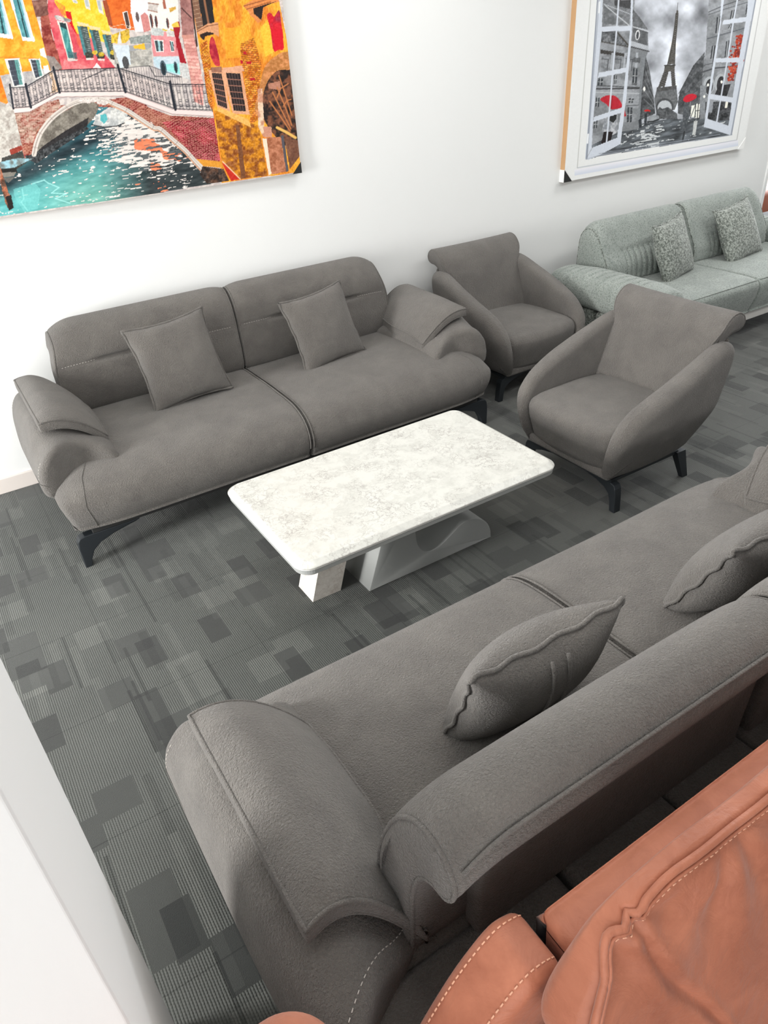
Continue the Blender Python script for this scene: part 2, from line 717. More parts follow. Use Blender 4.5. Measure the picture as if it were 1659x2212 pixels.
# ================================================================== the grey three seater (two of them)
def build_sofa(label):
    root = thing('sofa', label, 'sofa', (0, 0, 0), 0, 'taupe grey three-seater sofas')
    g = M['grey']
    # --- seat, two halves
    prof = catmull([(.07, .185), (.025, .205), (-.003, .265), (.0, .325), (.035, .38), (.11, .418), (.24, .434), (.5, .436),
                    (.76, .43), (.84, .425), (.865, .405), (.87, .33), (.865, .21), (.83, .185), (.5, .18)], 6)

    def seat_fn(s):
        def fn(v):
            v = v.copy()
            ax = np.abs(v[:, 0])
            front = 1 - sstep(.0, .55, v[:, 1])
            t = np.clip((ax - .86) / .31, 0, 1)
            v[:, 1] += .036 * t ** 2.6 * front
            # the sides lean in towards the floor
            low = 1 - sstep(.18, .36, v[:, 2])
            v[:, 0] -= np.sign(v[:, 0]) * .032 * low * t
            t3 = np.clip((ax - 1.03) / .145, 0, 1)
            v[:, 2] -= .055 * t3 ** 2.2 * sstep(.30, .43, v[:, 2])
            top = sstep(.36, .43, v[:, 2])
            crown = np.clip(1 - ((ax - .56) / .56) ** 2, 0, 1) * np.exp(-((v[:, 1] - .40) / .33) ** 2)
            v[:, 2] += top * .016 * crown
            v[:, 2] += top * wob(v, .006, 7, 3 + s)
            v[:, 1] += (1 - top) * wob(v, .005, 6, 5 + s) * front
            return v
        return fn
    for s, (x0, x1, r0, r1) in ((0, (-1.175, -.003, .028, .018)), (1, (.003, 1.175, .018, .028))):
        v, f = extrude(prof, x0, x1, r0, r1, nx=26, seg=7, fan=True)
        seat = MB().add(v, f).build('seat', g, root, fn=seat_fn(s))
        # welt along the middle seam and the curved seam at the outer corner
        xs = x1 - .006 if s == 0 else x0 + .006
        P3 = np.stack([np.full(len(prof), xs), prof[:, 0], prof[:, 1]], 1)[10:62]
        MB().add(*tube(seat_fn(s)(P3), .0035)).build('seat_welt', g, seat)
        pm = MB()
        sx = -1 if s == 0 else 1
        pn = out_normals(prof)[5:40]
        pp = prof[5:40] + pn * .0006
        xx = sx * np.interp(np.linspace(0, 1, len(pp)), [0, .35, .7, 1], [1.075, 1.08, 1.05, .965])
        qq = seat_fn(s)(np.stack([xx, pp[:, 0], pp[:, 1]], 1))
        pm.add(*tube(qq, .0018)).build('corner_seam', g, seat)
    # rear deck: padded blocks behind the backrests, open joints between them
    for sx in (-1, 1):
        for xa, xb in ((.004, .274), (.284, .592), (.604, 1.165)):
            hx = (xb - xa) / 2
            v, f = softbox(hx, .069, .12, .012 if xb < 1 else .03, n=(6, 2, 4), seg=3)
            MB().add(v + [sx * (xa + xb) / 2, .933, .306], f).build('rear_deck', g, root)
    # --- backrests, two
    bp = catmull([(.765, .425), (.742, .47), (.742, .55), (.752, .63), (.764, .72), (.785, .79), (.825, .845), (.875, .866), (.925, .852),
                  (.955, .81), (.957, .775), (.94, .752), (.905, .745), (.878, .72), (.868, .66), (.862, .55), (.855, .45), (.83, .42)], 6)

    def back_fn(s, xa, xb):
        def fn(v):
            v = v.copy()
            x = v[:, 0]
            o = x if s else -x                      # outwards
            t = np.clip((o - .80) / .15, 0, 1)
            hi = sstep(.62, .86, v[:, 2])
            v[:, 2] -= .045 * t ** 2.4 * hi
            v[:, 0] -= (1 if s else -1) * .030 * hi * sstep(.55, .95, o)
            t2 = np.clip((.10 - o) / .10, 0, 1)
            v[:, 2] -= .018 * t2 ** 2 * hi
            fr = 1 - sstep(.78, .86, v[:, 1])
            cx_ = (xa + xb) / 2
            u = (x - cx_) / ((xb - xa) / 2)
            # horizontal seam: a shallow tuck, deeper where the two pulls are
            groove = np.exp(-((v[:, 2] - .672) / .012) ** 2)
            pull = np.exp(-((np.abs(u) - .34) / .26) ** 4)
            v[:, 1] += fr * groove * (.0025 + .020 * pull) * (np.abs(u) < .97)
            v[:, 1] -= fr * .014 * np.clip(1 - u ** 2, 0, 1) * (np.exp(-((v[:, 2] - .56) / .08) ** 2) + .7 * np.exp(-((v[:, 2] - .76) / .06) ** 2))
            v[:, 1] += fr * wob(v, .004, 7, 31 + s)
            return v
        return fn
    # extra rings of the profile round the tuck
    def densify(P):
        out = []
        for i in range(len(P)):
            a, b = P[i], P[(i + 1) % len(P)]
            out.append(a)
            if a[0] < .80 and .62 < (a[1] + b[1]) / 2 < .73:
                for k in (1, 2, 3):
                    out.append(a + (b - a) * k / 4)
        return np.array(out)
    bp = densify(bp)
    for s, (xa, xb, r0, r1) in ((0, (-.955, -.003, .022, .02)), (1, (.003, .955, .02, .022))):
        fn = back_fn(s, xa, xb)
        v, f = extrude(bp, xa, xb, r0, r1, nx=44, seg=5)
        back = MB().add(v, f).build('backrest', g, root, fn=fn)
        for xs in (xa + .007, xb - .007):
            nn = out_normals(bp)
            R_ = r0 if xs < (xa + xb) / 2 else r1
            dx = min(xs - xa, xb - xs)
            th = math.asin(max(0, 1 - dx / R_))
            P = bp - nn * (R_ * (1 - math.cos(th)) - .001)
            P3 = np.stack([np.full(len(P), xs), P[:, 0], P[:, 1]], 1)
            MB().add(*tube(fn(P3), .0048, True)).build('piping', g, back)
        # welt along the rear edge of the roll
        xx = np.linspace(xa + .02, xb - .02, 40)
        MB().add(*tube(fn(np.stack([xx, np.full(40, .9495), np.full(40, .826)], 1)) + [0, .003, .002], .0042)).build('piping', g, back)
        hx = .40
        v, f = softbox(hx, .022, .18, .012, n=(10, 1, 6), seg=3)
        MB().add(v + [(1 if s else -1) * .425, .872, .60], f).build('back_board', g, root, fn=lambda v: np.stack([v[:, 0], v[:, 1] + .012 * sstep(.43, .78, v[:, 2]), v[:, 2]], 1))
        # dashed stitches left and right of the tuck
        cx_ = (xa + xb) / 2
        hw = (xb - xa) / 2
        for (ua, ub) in ((-.93, -.58), (.58, .93)):
            xx = np.linspace(cx_ + ua * hw, cx_ + ub * hw, 20)
            # sample the front surface at the seam
            P3 = np.stack([xx, np.full(20, .7575), np.full(20, .6735)], 1)
            dashes(fn(P3) + [0, -.0012, 0], .007, .007, .0011).build('stitching', M['thread'], back)
    # --- arms: draped wing under a padded flap
    for sx in (-1, 1):
        wp = catmull([(.868, .422), (.862, .455), (.90, .505), (.98, .548), (1.07, .575), (1.135, .567), (1.180, .52), (1.203, .45), (1.210, .385),
                      (1.203, .338), (1.186, .325), (1.165, .325), (1.12, .345), (1.06, .385), (.98, .405), (.92, .410)], 6)
        # swept along depth: extrude gives (x=sweep, a, b) -> (a, sweep, b)
        v, f = extrude(wp, .12, .875, .03, .03, nx=24, seg=6, fan=True)

        def wing_fn(v, sx=sx):
            a, dpt, z = v[:, 1].copy(), v[:, 0].copy(), v[:, 2].copy()
            u = (a - .86) / .345                   # 0 inner .. 1 outer
            fr = 1 - sstep(.12, .42, dpt)
            # the front edge sweeps back at the ridge and comes forward at the drooping tip
            dpt = dpt + fr * (.060 * np.exp(-((u - .42) / .30) ** 2) + .012 * (1 - u))
            up = sstep(.455, .53, z)
            z = z - fr * .02 * up - fr * .022 * (1 - up) * (1 - sstep(.7, .9, u)) + fr * .022 * sstep(.85, 1.0, u) * (1 - up) * (z < .40)
            z = z + .042 * up * sstep(.17, .36, dpt) * sstep(.2, .6, u)
            rear = sstep(.62, .92, dpt)
            z = z - rear * (.075 * up + .02 * (1 - up))
            dpt = dpt - .06 * (1 - sstep(.05, .40, u)) * sstep(.6, .87, dpt)
            dpt = dpt + .11 * sstep(.3, 1.0, u) * sstep(.6, .87, dpt)
            a = a - rear * .02 * sstep(.6, 1.0, u)
            return np.stack([sx * a, dpt, z], 1)
        if sx > 0:
            f = [q[::-1] for q in f]
        wing = MB().add(v, f).build('armrest', g, root, fn=wing_fn)
        # dashed seam at the two ends of the wing
        for dd, k0, k1 in ((.155, 36, 45), (.845, 16, 40)):
            sel = wp[k0:k1]
            P3 = np.stack([np.full(len(sel), dd), sel[:, 0], sel[:, 1]], 1)
            nrm = out_normals(wp)[k0:k1]
            P3[:, 1] += nrm[:, 0] * .0008
            P3[:, 2] += nrm[:, 1] * .0008
            dashes(wing_fn(P3), .007, .007, .0011).build('stitching', M['thread'], wing)
        # pad
        pv, pf = softbox(.155, .335, .017, .010, n=(14, 20, 1), seg=3)

        def pad_fn(v, sx=sx):
            v = v.copy()
            a = v[:, 0] / .155
            b = v[:, 1] / .335                      # -1 front .. 1 rear
            s_ = (a + 1) / 2
            up = (v[:, 2] > 0)
            fat = np.clip(1 - np.abs(a) ** 3, 0, 1) ** .6 * np.clip(1 - np.abs(b) ** 4, 0, 1) ** .7
            z = v[:, 2] + np.where(up, .042 * fat, 0)
            x = .868 + .268 * s_ + .055 * (1 - s_) * sstep(.1, 1, b)
            base = .472 + .142 * s_ + .052 * np.sin(math.pi * np.clip(s_, 0, 1)) ** .9 + .008
            base = base + .009 * sstep(.4, 1.0, b) * np.sin(math.pi * np.clip(s_, 0, 1)) + .01 * s_ * sstep(.2, 1, b)
            # rounded inner front corner in plan; rear edge hollowed
            d = .545 + v[:, 1] * .95
            d = d + .055 * sstep(.25, 1.0, -b) * (1 - s_) ** 2.2
            d = d + sstep(.3, 1, b) * (.012 - .055 * s_ + .03 * (np.abs(a) ** 2 - 1))
            base = base - .02 * (1 - s_) * sstep(.3, 1, -b)
            z = base + z + wob(v, .005, 9, 41)
            return np.stack([sx * x, d, z], 1)
        if sx < 0:
            pf = [q[::-1] for q in pf]
        pad = MB().add(pv, pf).build('armrest_pad', g, root, fn=pad_fn)
        # welt round the top rim of the pad
        k = 24
        aa = np.linspace(-.150, .150, k)
        bb = np.linspace(-.330, .330, 36)
        for zz, rr in ((.0165, .0048), (-.0165, .004)):
            rim = [(q, -.330) for q in aa] + [(.150, q) for q in bb[1:]] + [(q, .330) for q in aa[::-1][1:]] + [(-.150, q) for q in bb[::-1][1:-1]]
            P3 = np.array([(p, q, zz) for p, q in rim])
            MB().add(*tube(pad_fn(P3), rr, True)).build('piping', g, pad)
    # --- board under the seat and four bent legs
    fr = MB()
    fr.add(*box(-1.08, 1.08, .055, .085, .158, .192, .003))
    fr.add(*box(-1.08, 1.08, .93, .96, .158, .192, .003))
    for x in (-1.08, 1.05):
        fr.add(*box(x, x + .03, .075, .93, .158, .192, .003))
    fr.add(*box(-1.07, 1.07, .08, .925, .168, .19))
    fr.build('base_frame', M['plinth'], root, smooth=False)
    for sx in (-1, 1):
        for d0 in (.055, .90):
            lp = np.array([(-1.165, 0), (-1.135, 0), (-1.128, .035), (-1.108, .075), (-1.07, .104), (-1.0, .128), (-.90, .148), (-.885, .153), (-.885, .158),
                           (-1.13, .158), (-1.152, .152), (-1.163, .135), (-1.167, .10)])
            lp[:, 0] += .012
            lp[:, 0] *= -sx
            v, f = extrude(lp, 0, .045, .004, .004, nx=1, seg=2)
            v = np.stack([v[:, 1], v[:, 0] + d0, v[:, 2]], 1)
            if True:
                f = [q[::-1] for q in f]
            mesh_obj('leg', v, f, M['legs'], root, smooth=False)
    return root


sofa = build_sofa('taupe grey three-seater sofa standing against the white back wall, its front to the coffee table')
sofa.location = (1.33, 2.90, 0)
sofa2 = copy_tree(sofa)
sofa2.location = (1.305, 1.46, 0)
sofa2.rotation_euler = (0, 0, math.pi)
sofa2['label'] = 'taupe grey three-seater sofa seen from behind in the foreground, next to the terracotta leather'

pillow('scatter_cushion', 'grey square cushion on the left half of the sofa by the wall', M['grey'], (.925, 3.455, .64), -22, -3, 4, .415, .415, .15, 3,
       'grey scatter cushions on the grey sofas', strap=True)
pillow('scatter_cushion', 'grey square cushion on the right half of the sofa by the wall', M['grey'], (1.74, 3.46, .615), -22, -5, 6, .40, .40, .15, 5,
       'grey scatter cushions on the grey sofas', strap=True)
pillow('scatter_cushion', 'grey cushion with zip placket, behind the nearest backrest of the foreground sofa', M['grey'], (.90, .905, .605), -24, 4, 176, .42, .42, .185, 7,
       'grey scatter cushions on the grey sofas', strap=True)
pillow('scatter_cushion', 'grey cushion cut off by the right edge of the photo, on the foreground sofa', M['grey'], (1.72, .86, .62), -30, 5, 172, .46, .44, .19, 9,
       'grey scatter cushions on the grey sofas', strap=True)


# ================================================================== coffee table
def build_table():
    t = thing('coffee_table', 'low coffee table with white marble top and grey sculpted base, between the two grey sofas', 'coffee table', (1.352, 2.205, 0))
    hx, hy, z0, z1 = .606, .355, .345, .40

    def rrect(hx, hy, r, n=10):
        out = []
        for cx_, cy_, a0 in ((hx - r, hy - r, 0), (-hx + r, hy - r, 90), (-hx + r, -hy + r, 180), (hx - r, -hy + r, 270)):
            for k in range(n + 1):
                a = math.radians(a0 + 90 * k / n)
                out.append((cx_ + r * math.cos(a), cy_ + r * math.sin(a)))
        return np.array(out)

    def stack(levels, close=True):
        v, f = [], []
        N = None
        for inset, z in levels:
            P = rrect(hx - inset, hy - inset, max(.065 - inset, .02))
            N = len(P)
            v.append(np.column_stack([P, np.full(N, z + .008)]))
        for k in range(len(levels) - 1):
            for i in range(N):
                j = (i + 1) % N
                f.append((k * N + i, k * N + j, (k + 1) * N + j, (k + 1) * N + i))
        f.append(tuple(range(N))[::-1])
        f.append(tuple((len(levels) - 1) * N + i for i in range(N)))
        return np.concatenate(v), f
    v, f = stack([(.006, .3775), (.001, .3795), (.0, .382), (.002, .385), (.022, .3985), (.025, .4000), (.030, .4005)])
    mesh_obj('marble_top', v, f, M['marble'], t, smooth=False)
    v, f = stack([(.004, .3735), (.0022, .3745), (.0022, .3768), (.004, .3775)])
    mesh_obj('edge_strip', v, f, M['table_edge'], t, smooth=False)
    v, f = stack([(.035, .340), (.016, .345), (.006, .354), (.004, .3735)])
    mesh_obj('underframe', v, f, M['table_grey'], t, smooth=False)
    # wave shaped base, a profile in x/z carried along y
    wave = catmull([(.41, .004), (.405, .045), (.385, .088), (.345, .125), (.29, .146), (.24, .140), (.185, .108), (.13, .078), (.075, .072), (.035, .092),
                    (.012, .135), (.005, .19), (.006, .26), (.008, .347)], 6, False)
    P = np.concatenate([wave, [(-.118, .347), (-.236, 0.0), (.41, 0.0)]])
    v, f = extrude(P, -.155, .155, .004, .004, nx=1, seg=2)
    v = np.stack([v[:, 1], v[:, 0], v[:, 2]], 1)
    f = [q[::-1] for q in f]
    o = mesh_obj('wave_base', v, f, M['table_grey'], t, smooth=True)
    # slanted marble post
    q = []
    for z, sh in ((0, 0), (.347, .105)):
        for x, y in ((-.459, -.073), (-.329, -.075), (-.325, .055), (-.459, .055)):
            q.append((x + sh, y, z))
    mesh_obj('marble_post', np.array(q), [(3, 2, 1, 0), (4, 5, 6, 7), (0, 1, 5, 4), (1, 2, 6, 5), (2, 3, 7, 6), (3, 0, 4, 7)], M['marble_leg'], t, smooth=False)
    return t


table = build_table()


# ================================================================== tub armchairs (two)
def build_armchair(label):
    root = thing('armchair', label, 'armchair', (0, 0, 0), 0, 'taupe grey tub armchairs')
    g = M['grey']
    # side panels: profile in depth/height
    sp = catmull([(.07, .165), (.02, .20), (-.005, .28), (.0, .36), (.03, .43), (.10, .495), (.20, .54), (.33, .585), (.47, .635), (.58, .675), (.65, .685),
                  (.705, .66), (.715, .59), (.68, .47), (.625, .33), (.565, .225), (.50, .175), (.30, .16)], 6)

    def side_fn(sx):
        def fn(v):
            x, d, z = v[:, 0].copy(), v[:, 1].copy(), v[:, 2].copy()
            rear = sstep(.30, .72, d)
            low = 1 - sstep(.16, .42, z)
            frn = 1 - sstep(-.02, .30, d)
            x = x - .060 * low * sstep(.27, .33, x) - .020 * low
            x = x - .020 * rear * sstep(.28, .36, x) - .02 * frn * sstep(.25, .36, x)
            x = x + .010 * np.sin(math.pi * np.clip(d / .7, 0, 1))
            return np.stack([sx * x, d, z], 1)
        return fn
    for sx in (-1, 1):
        v, f = extrude(sp, .266, .375, .035, .05, nx=3, seg=7, fan=True)
        if sx < 0:
            f = [q[::-1] for q in f]
        arm = MB().add(v, f).build('armrest', g, root, fn=side_fn(sx))
        # top seam following the inner and outer ridge
        nn = out_normals(sp)
        sel = slice(18, 62)
        P = sp - nn * .003
        P3 = np.stack([np.full(len(P), .335), P[:, 0], P[:, 1]], 1)[sel]
        MB().add(*tube(side_fn(sx)(P3), .0026)).build('seam', g, arm)
        st = dashes(side_fn(sx)(np.stack([np.full(len(P), .341), (sp - nn * .0045)[:, 0], (sp - nn * .0045)[:, 1]], 1)[26:38]), .007, .007, .0011)
        st.build('stitching', M['thread'], arm)
    # seat cushion
    v, f = softbox(.280, .315, .11, .038, n=(10, 12, 4), seg=5, puff=(0, 0, .018))

    def seat_fn(v):
        v = v.copy()
        u = v[:, 0] / .272
        b = v[:, 1] / .315
        fr = sstep(.2, 1.0, -b)
        v[:, 1] -= fr * .018 * np.clip(1 - u ** 2, 0, 1)
        v[:, 1] += fr * .02 * u ** 4
        top = v[:, 2] > 0
        v[:, 2] += np.where(top, 0.0 - .018 * sstep(.0, 1, b), 0)
        v[:, 2] -= np.where(top, .018 * sstep(.72, 1.05, -b), 0)
        low = 1 - sstep(-.11, .05, v[:, 2])
        v[:, 1] += fr * low * .03
        v[:, 0] *= 1 - .06 * low
        v += [0, .325, .295]
        v[:, 2] += wob(v, .005, 8, 77)
        return v
    seat = MB().add(v, f).build('seat', g, root, fn=seat_fn)
    pm = MB()
    a = np.linspace(-1, 1, 40)
    zz = np.linspace(-.10, .085, 16)
    left = [(-.262, -.302, z) for z in zz]
    topl = [(x * .262, -.302, .085) for x in a]
    right = [(.262, -.302, z) for z in zz[::-1]]
    P = np.array(left + right[:0])
    MB().add(*tube(seat_fn(np.array(left)), .0035)).build('piping', g, seat)
    MB().add(*tube(seat_fn(np.array(right)), .0035)).build('piping', g, seat)
    # low front rail
    MB().add(*softbox(.27, .235, .022, .018, n=(6, 6, 1), seg=3)).build('base_rail', g, root, fn=lambda v: v + [0, .27, .178])
    # backrest with a roll over the top
    bp = catmull([(.50, .33), (.505, .40), (.54, .50), (.575, .60), (.605, .69), (.635, .755), (.675, .795), (.725, .805), (.765, .785), (.782, .75), (.775, .72),
                  (.75, .708), (.722, .705), (.70, .68), (.678, .60), (.64, .45), (.60, .33)], 6)

    def back_fn(v):
        v = v.copy()
        u = v[:, 0] / .30
        hi = sstep(.36, .78, v[:, 2])
        v[:, 0] *= .865 + .135 * sstep(.62, .76, v[:, 2])
        v[:, 1] += .022 * np.clip(1 - u ** 2, 0, 1) * (1 - hi)
        v[:, 1] -= .012 * np.clip(1 - u ** 2, 0, 1) * hi
        v[:, 1] += wob(v, .004, 8, 91)
        return v
    v, f = extrude(bp, -.318, .318, .018, .018, nx=20, seg=4)
    back = MB().add(v, f).build('backrest', g, root, fn=back_fn)
    pm = MB()
    nn = out_normals(bp)
    for xs in (-.312, .312):
        P = bp - nn * .004
        P3 = np.stack([np.full(len(P), xs), P[:, 0], P[:, 1]], 1)
        MB().add(*tube(back_fn(P3), .0042, True)).build('piping', g, back)
    # rear shell closing the tub
    rp = catmull([(.60, .20), (.585, .24), (.63, .40), (.675, .55), (.70, .66), (.715, .70), (.725, .66), (.695, .52), (.65, .36), (.615, .25)], 5)
    v, f = extrude(rp, -.300, .300, .006, .006, nx=6, seg=2)
    MB().add(v, f).build('back_shell', g, root, fn=lambda v: np.stack([v[:, 0] * (.80 + .2 * sstep(.2, .6, v[:, 2])), v[:, 1] - .012, v[:, 2] - .012], 1))
    # underframe and legs
    fr = MB()
    fr.add(*box(-.27, .27, .06, .085, .142, .160, .002))
    fr.add(*box(-.27, .27, .50, .525, .142, .160, .002))
    for x in (-.27, .245):
        fr.add(*box(x, x + .025, .085, .50, .142, .160, .002))
    fr.build('base_frame', M['legs'], root, smooth=False)
    for sx in (-1, 1):
        # front: bent bracket legs
        lp = np.array([(-.312, 0), (-.280, 0), (-.274, .05), (-.262, .085), (-.235, .108), (-.18, .128), (-.12, .138), (-.12, .146),
                       (-.27, .146), (-.292, .140), (-.302, .122), (-.306, .09)])
        lp[:, 0] *= -sx
        v, f = extrude(lp, 0, .042, .004, .004, nx=1, seg=2)
        v = np.stack([v[:, 1], v[:, 0] + .06, v[:, 2]], 1)
        f = [q[::-1] for q in f]
        mesh_obj('leg', v, f, M['legs'], root, smooth=False)
        # rear: straight tapering legs
        q = []
        for z, hw, hd, sh in ((0, .012, .018, .05), (.155, .020, .03, 0)):
            for a_, b_ in ((-1, -1), (1, -1), (1, 1), (-1, 1)):
                q.append((sx * (.262 + .35 * sh) + a_ * hw, .535 + sh + b_ * hd, z))
        mesh_obj('leg', np.array(q), [(3, 2, 1, 0), (4, 5, 6, 7), (0, 1, 5, 4), (1, 2, 6, 5), (2, 3, 7, 6), (3, 0, 4, 7)], M['legs'], root, smooth=False)
    return root


chair = build_armchair('taupe grey tub armchair with its back to the white wall, between the two wall sofas')
chair.location = (3.035, 3.07, 0)
chair2 = copy_tree(chair)
chair2.location = (2.275, 2.165, 0)
chair2.rotation_euler = (0, 0, math.radians(-90))
chair2['label'] = 'taupe grey tub armchair standing free on the carpet at the end of the coffee table'


# ================================================================== sage grey sofa by the wall, far right
def build_green_sofa():
    root = thing('sofa', 'sage grey-green chenille sofa with ribbed armrests, under the window picture at the right', 'sofa', (4.70, 2.80, 0))
    G, D = M['green'], M['green_dark']
    sprof = catmull([(.07, .20), (.045, .215), (.012, .30), (-.002, .375), (.008, .412), (.04, .430), (.12, .438), (.35, .44), (.62, .435), (.80, .43), (.82, .41), (.82, .23), (.80, .20), (.4, .195)], 5)
    for xa, xb in ((-.90, -.003), (.003, .90)):
        v, f = extrude(sprof, xa, xb, .016, .016, nx=14, seg=3)

        def fn(v):
            v = v.copy()
            v[:, 2] += sstep(.38, .43, v[:, 2]) * wob(v, .006, 6, 12)
            return v
        s = MB().add(v, f).build('seat', G, root, fn=fn)
        pm = MB()
        xs = np.linspace(xa + .012, xb - .012, 30)
        pm.add(*tube(np.stack([xs, np.full(30, .020), np.full(30, .4245)], 1), .0035))
        pm.build('front_welt', G, s)
    bprof = catmull([(.565, .43), (.56, .50), (.585, .57), (.625, .66), (.665, .75), (.70, .80), (.75, .822), (.80, .81), (.835, .76), (.85, .66), (.855, .50), (.85, .43), (.70, .42)], 6)
    for k, (xa, xb) in enumerate(((-.875, -.003), (.003, .875))):
        v, f = extrude(bprof, xa, xb, .04, .04, nx=120, seg=5)
        cx_, hw = (xa + xb) / 2, (xb - xa) / 2

        def fn(v, cx_=cx_, hw=hw, k=k):
            v = v.copy()
            u = (v[:, 0] - cx_) / hw
            hi = sstep(.6, .82, v[:, 2])
            o = -u if k == 0 else u
            v[:, 2] -= .05 * np.clip((o - .78) / .22, 0, 1) ** 2 * hi
            v[:, 2] -= .012 * np.clip((-o - .85) / .15, 0, 1) ** 2 * hi
            fr = 1 - sstep(.66, .74, v[:, 1])
            pl = (np.abs(u) < .55) * fr * sstep(.44, .47, v[:, 2]) * (1 - sstep(.615, .64, v[:, 2]))
            # vertical pleats in the lower middle of the cushion
            v[:, 1] += pl * .016 * np.cos(math.pi * (u + .55) / .122) ** 6
            v[:, 1] -= fr * .012 * np.exp(-((v[:, 2] - .56) / .06) ** 2)
            v[:, 1] += fr * .014 * np.exp(-((v[:, 2] - .635) / .010) ** 2) * (np.abs(u) < .62)
            return v
        b = MB().add(v, f).build('backrest', G, root, fn=fn)
        pm = MB()
        for xs in (xa + .016, xb - .016):
            nn = out_normals(bprof)
            P = bprof - nn * (.04 * (1 - math.cos(math.asin(1 - .016 / .04))) - .001)
            MB().add(*tube(fn(np.stack([np.full(len(P), xs), P[:, 0], P[:, 1]], 1)), .004, True)).build('piping', D, b)
    for sx in (-1, 1):
        # arm: plump block with cross ribs on top, over a lower side block
        ap = catmull([(.905, .44), (.895, .52), (.93, .575), (1.02, .595), (1.13, .585), (1.185, .54), (1.20, .46), (1.185, .40), (1.12, .385), (1.0, .385), (.93, .395)], 6)
        v, f = extrude(ap, -.10, .80, .05, .05, nx=200, seg=6)

        def fn(v, sx=sx):
            a, d, z = v[:, 1].copy(), v[:, 0].copy(), v[:, 2].copy()
            top = sstep(.53, .585, z)
            rib = ((d > .08) & (d < .72)) * top
            z -= rib * .011 * np.cos(math.pi * (d - .08) / .064) ** 8
            z -= .022 * (1 - sstep(-.10, .10, d)) * (z > .45)
            z -= .02 * sstep(.5, .8, d)
            return np.stack([sx * a, d, z], 1)
        if sx > 0:
            f = [q[::-1] for q in f]
        arm = MB().add(v, f).build('armrest', G, root, fn=fn)
        pm = MB()
        nn = out_normals(ap)
        P = ap - nn * .014
        pm.add(*tube(fn(np.stack([np.full(len(P), -.08), P[:, 0], P[:, 1]], 1)), .004, True))
        pm.build('piping', D, arm)
        for (da, db) in ((.02, .36), (.37, .82)):
            v, f = softbox(.115, (db - da) / 2, .10, .035, n=(4, 8, 3), seg=4)
            MB().add(v, f).build('side_panel', D, root, fn=lambda v, da=da, db=db, sx=sx: v + [sx * 1.065, (da + db) / 2, .295])
    fr = MB()
    fr.add(*box(-1.14, 1.14, .055, .085, .135, .193, .004))
    fr.add(*box(-1.14, 1.14, .77, .80, .135, .193, .004))
    for x in (-1.14, 1.11):
        fr.add(*box(x, x + .03, .085, .77, .135, .193, .004))
    fr.build('base_frame', M['white_metal'], root, smooth=False)
    for x in (-1.05, 1.05):
        for d in (.10, .74):
            MB().add(*box(x - .03, x + .03, d - .015, d + .015, 0, .14, .004)).build('leg', M['white_metal'], root, smooth=False)
    return root


build_green_sofa()
pillow('scatter_cushion', 'speckled grey-green cushion nearer the left armrest of the sage sofa', M['green_dark'], (4.36, 3.27, .605), -20, -4, 14, .41, .41, .15, 21,
       'speckled cushions on the sage sofa')
pillow('scatter_cushion', 'speckled grey-green cushion on the right half of the sage sofa', M['green_dark'], (5.09, 3.29, .60), -26, -6, 4, .41, .41, .15, 23,
       'speckled cushions on the sage sofa')


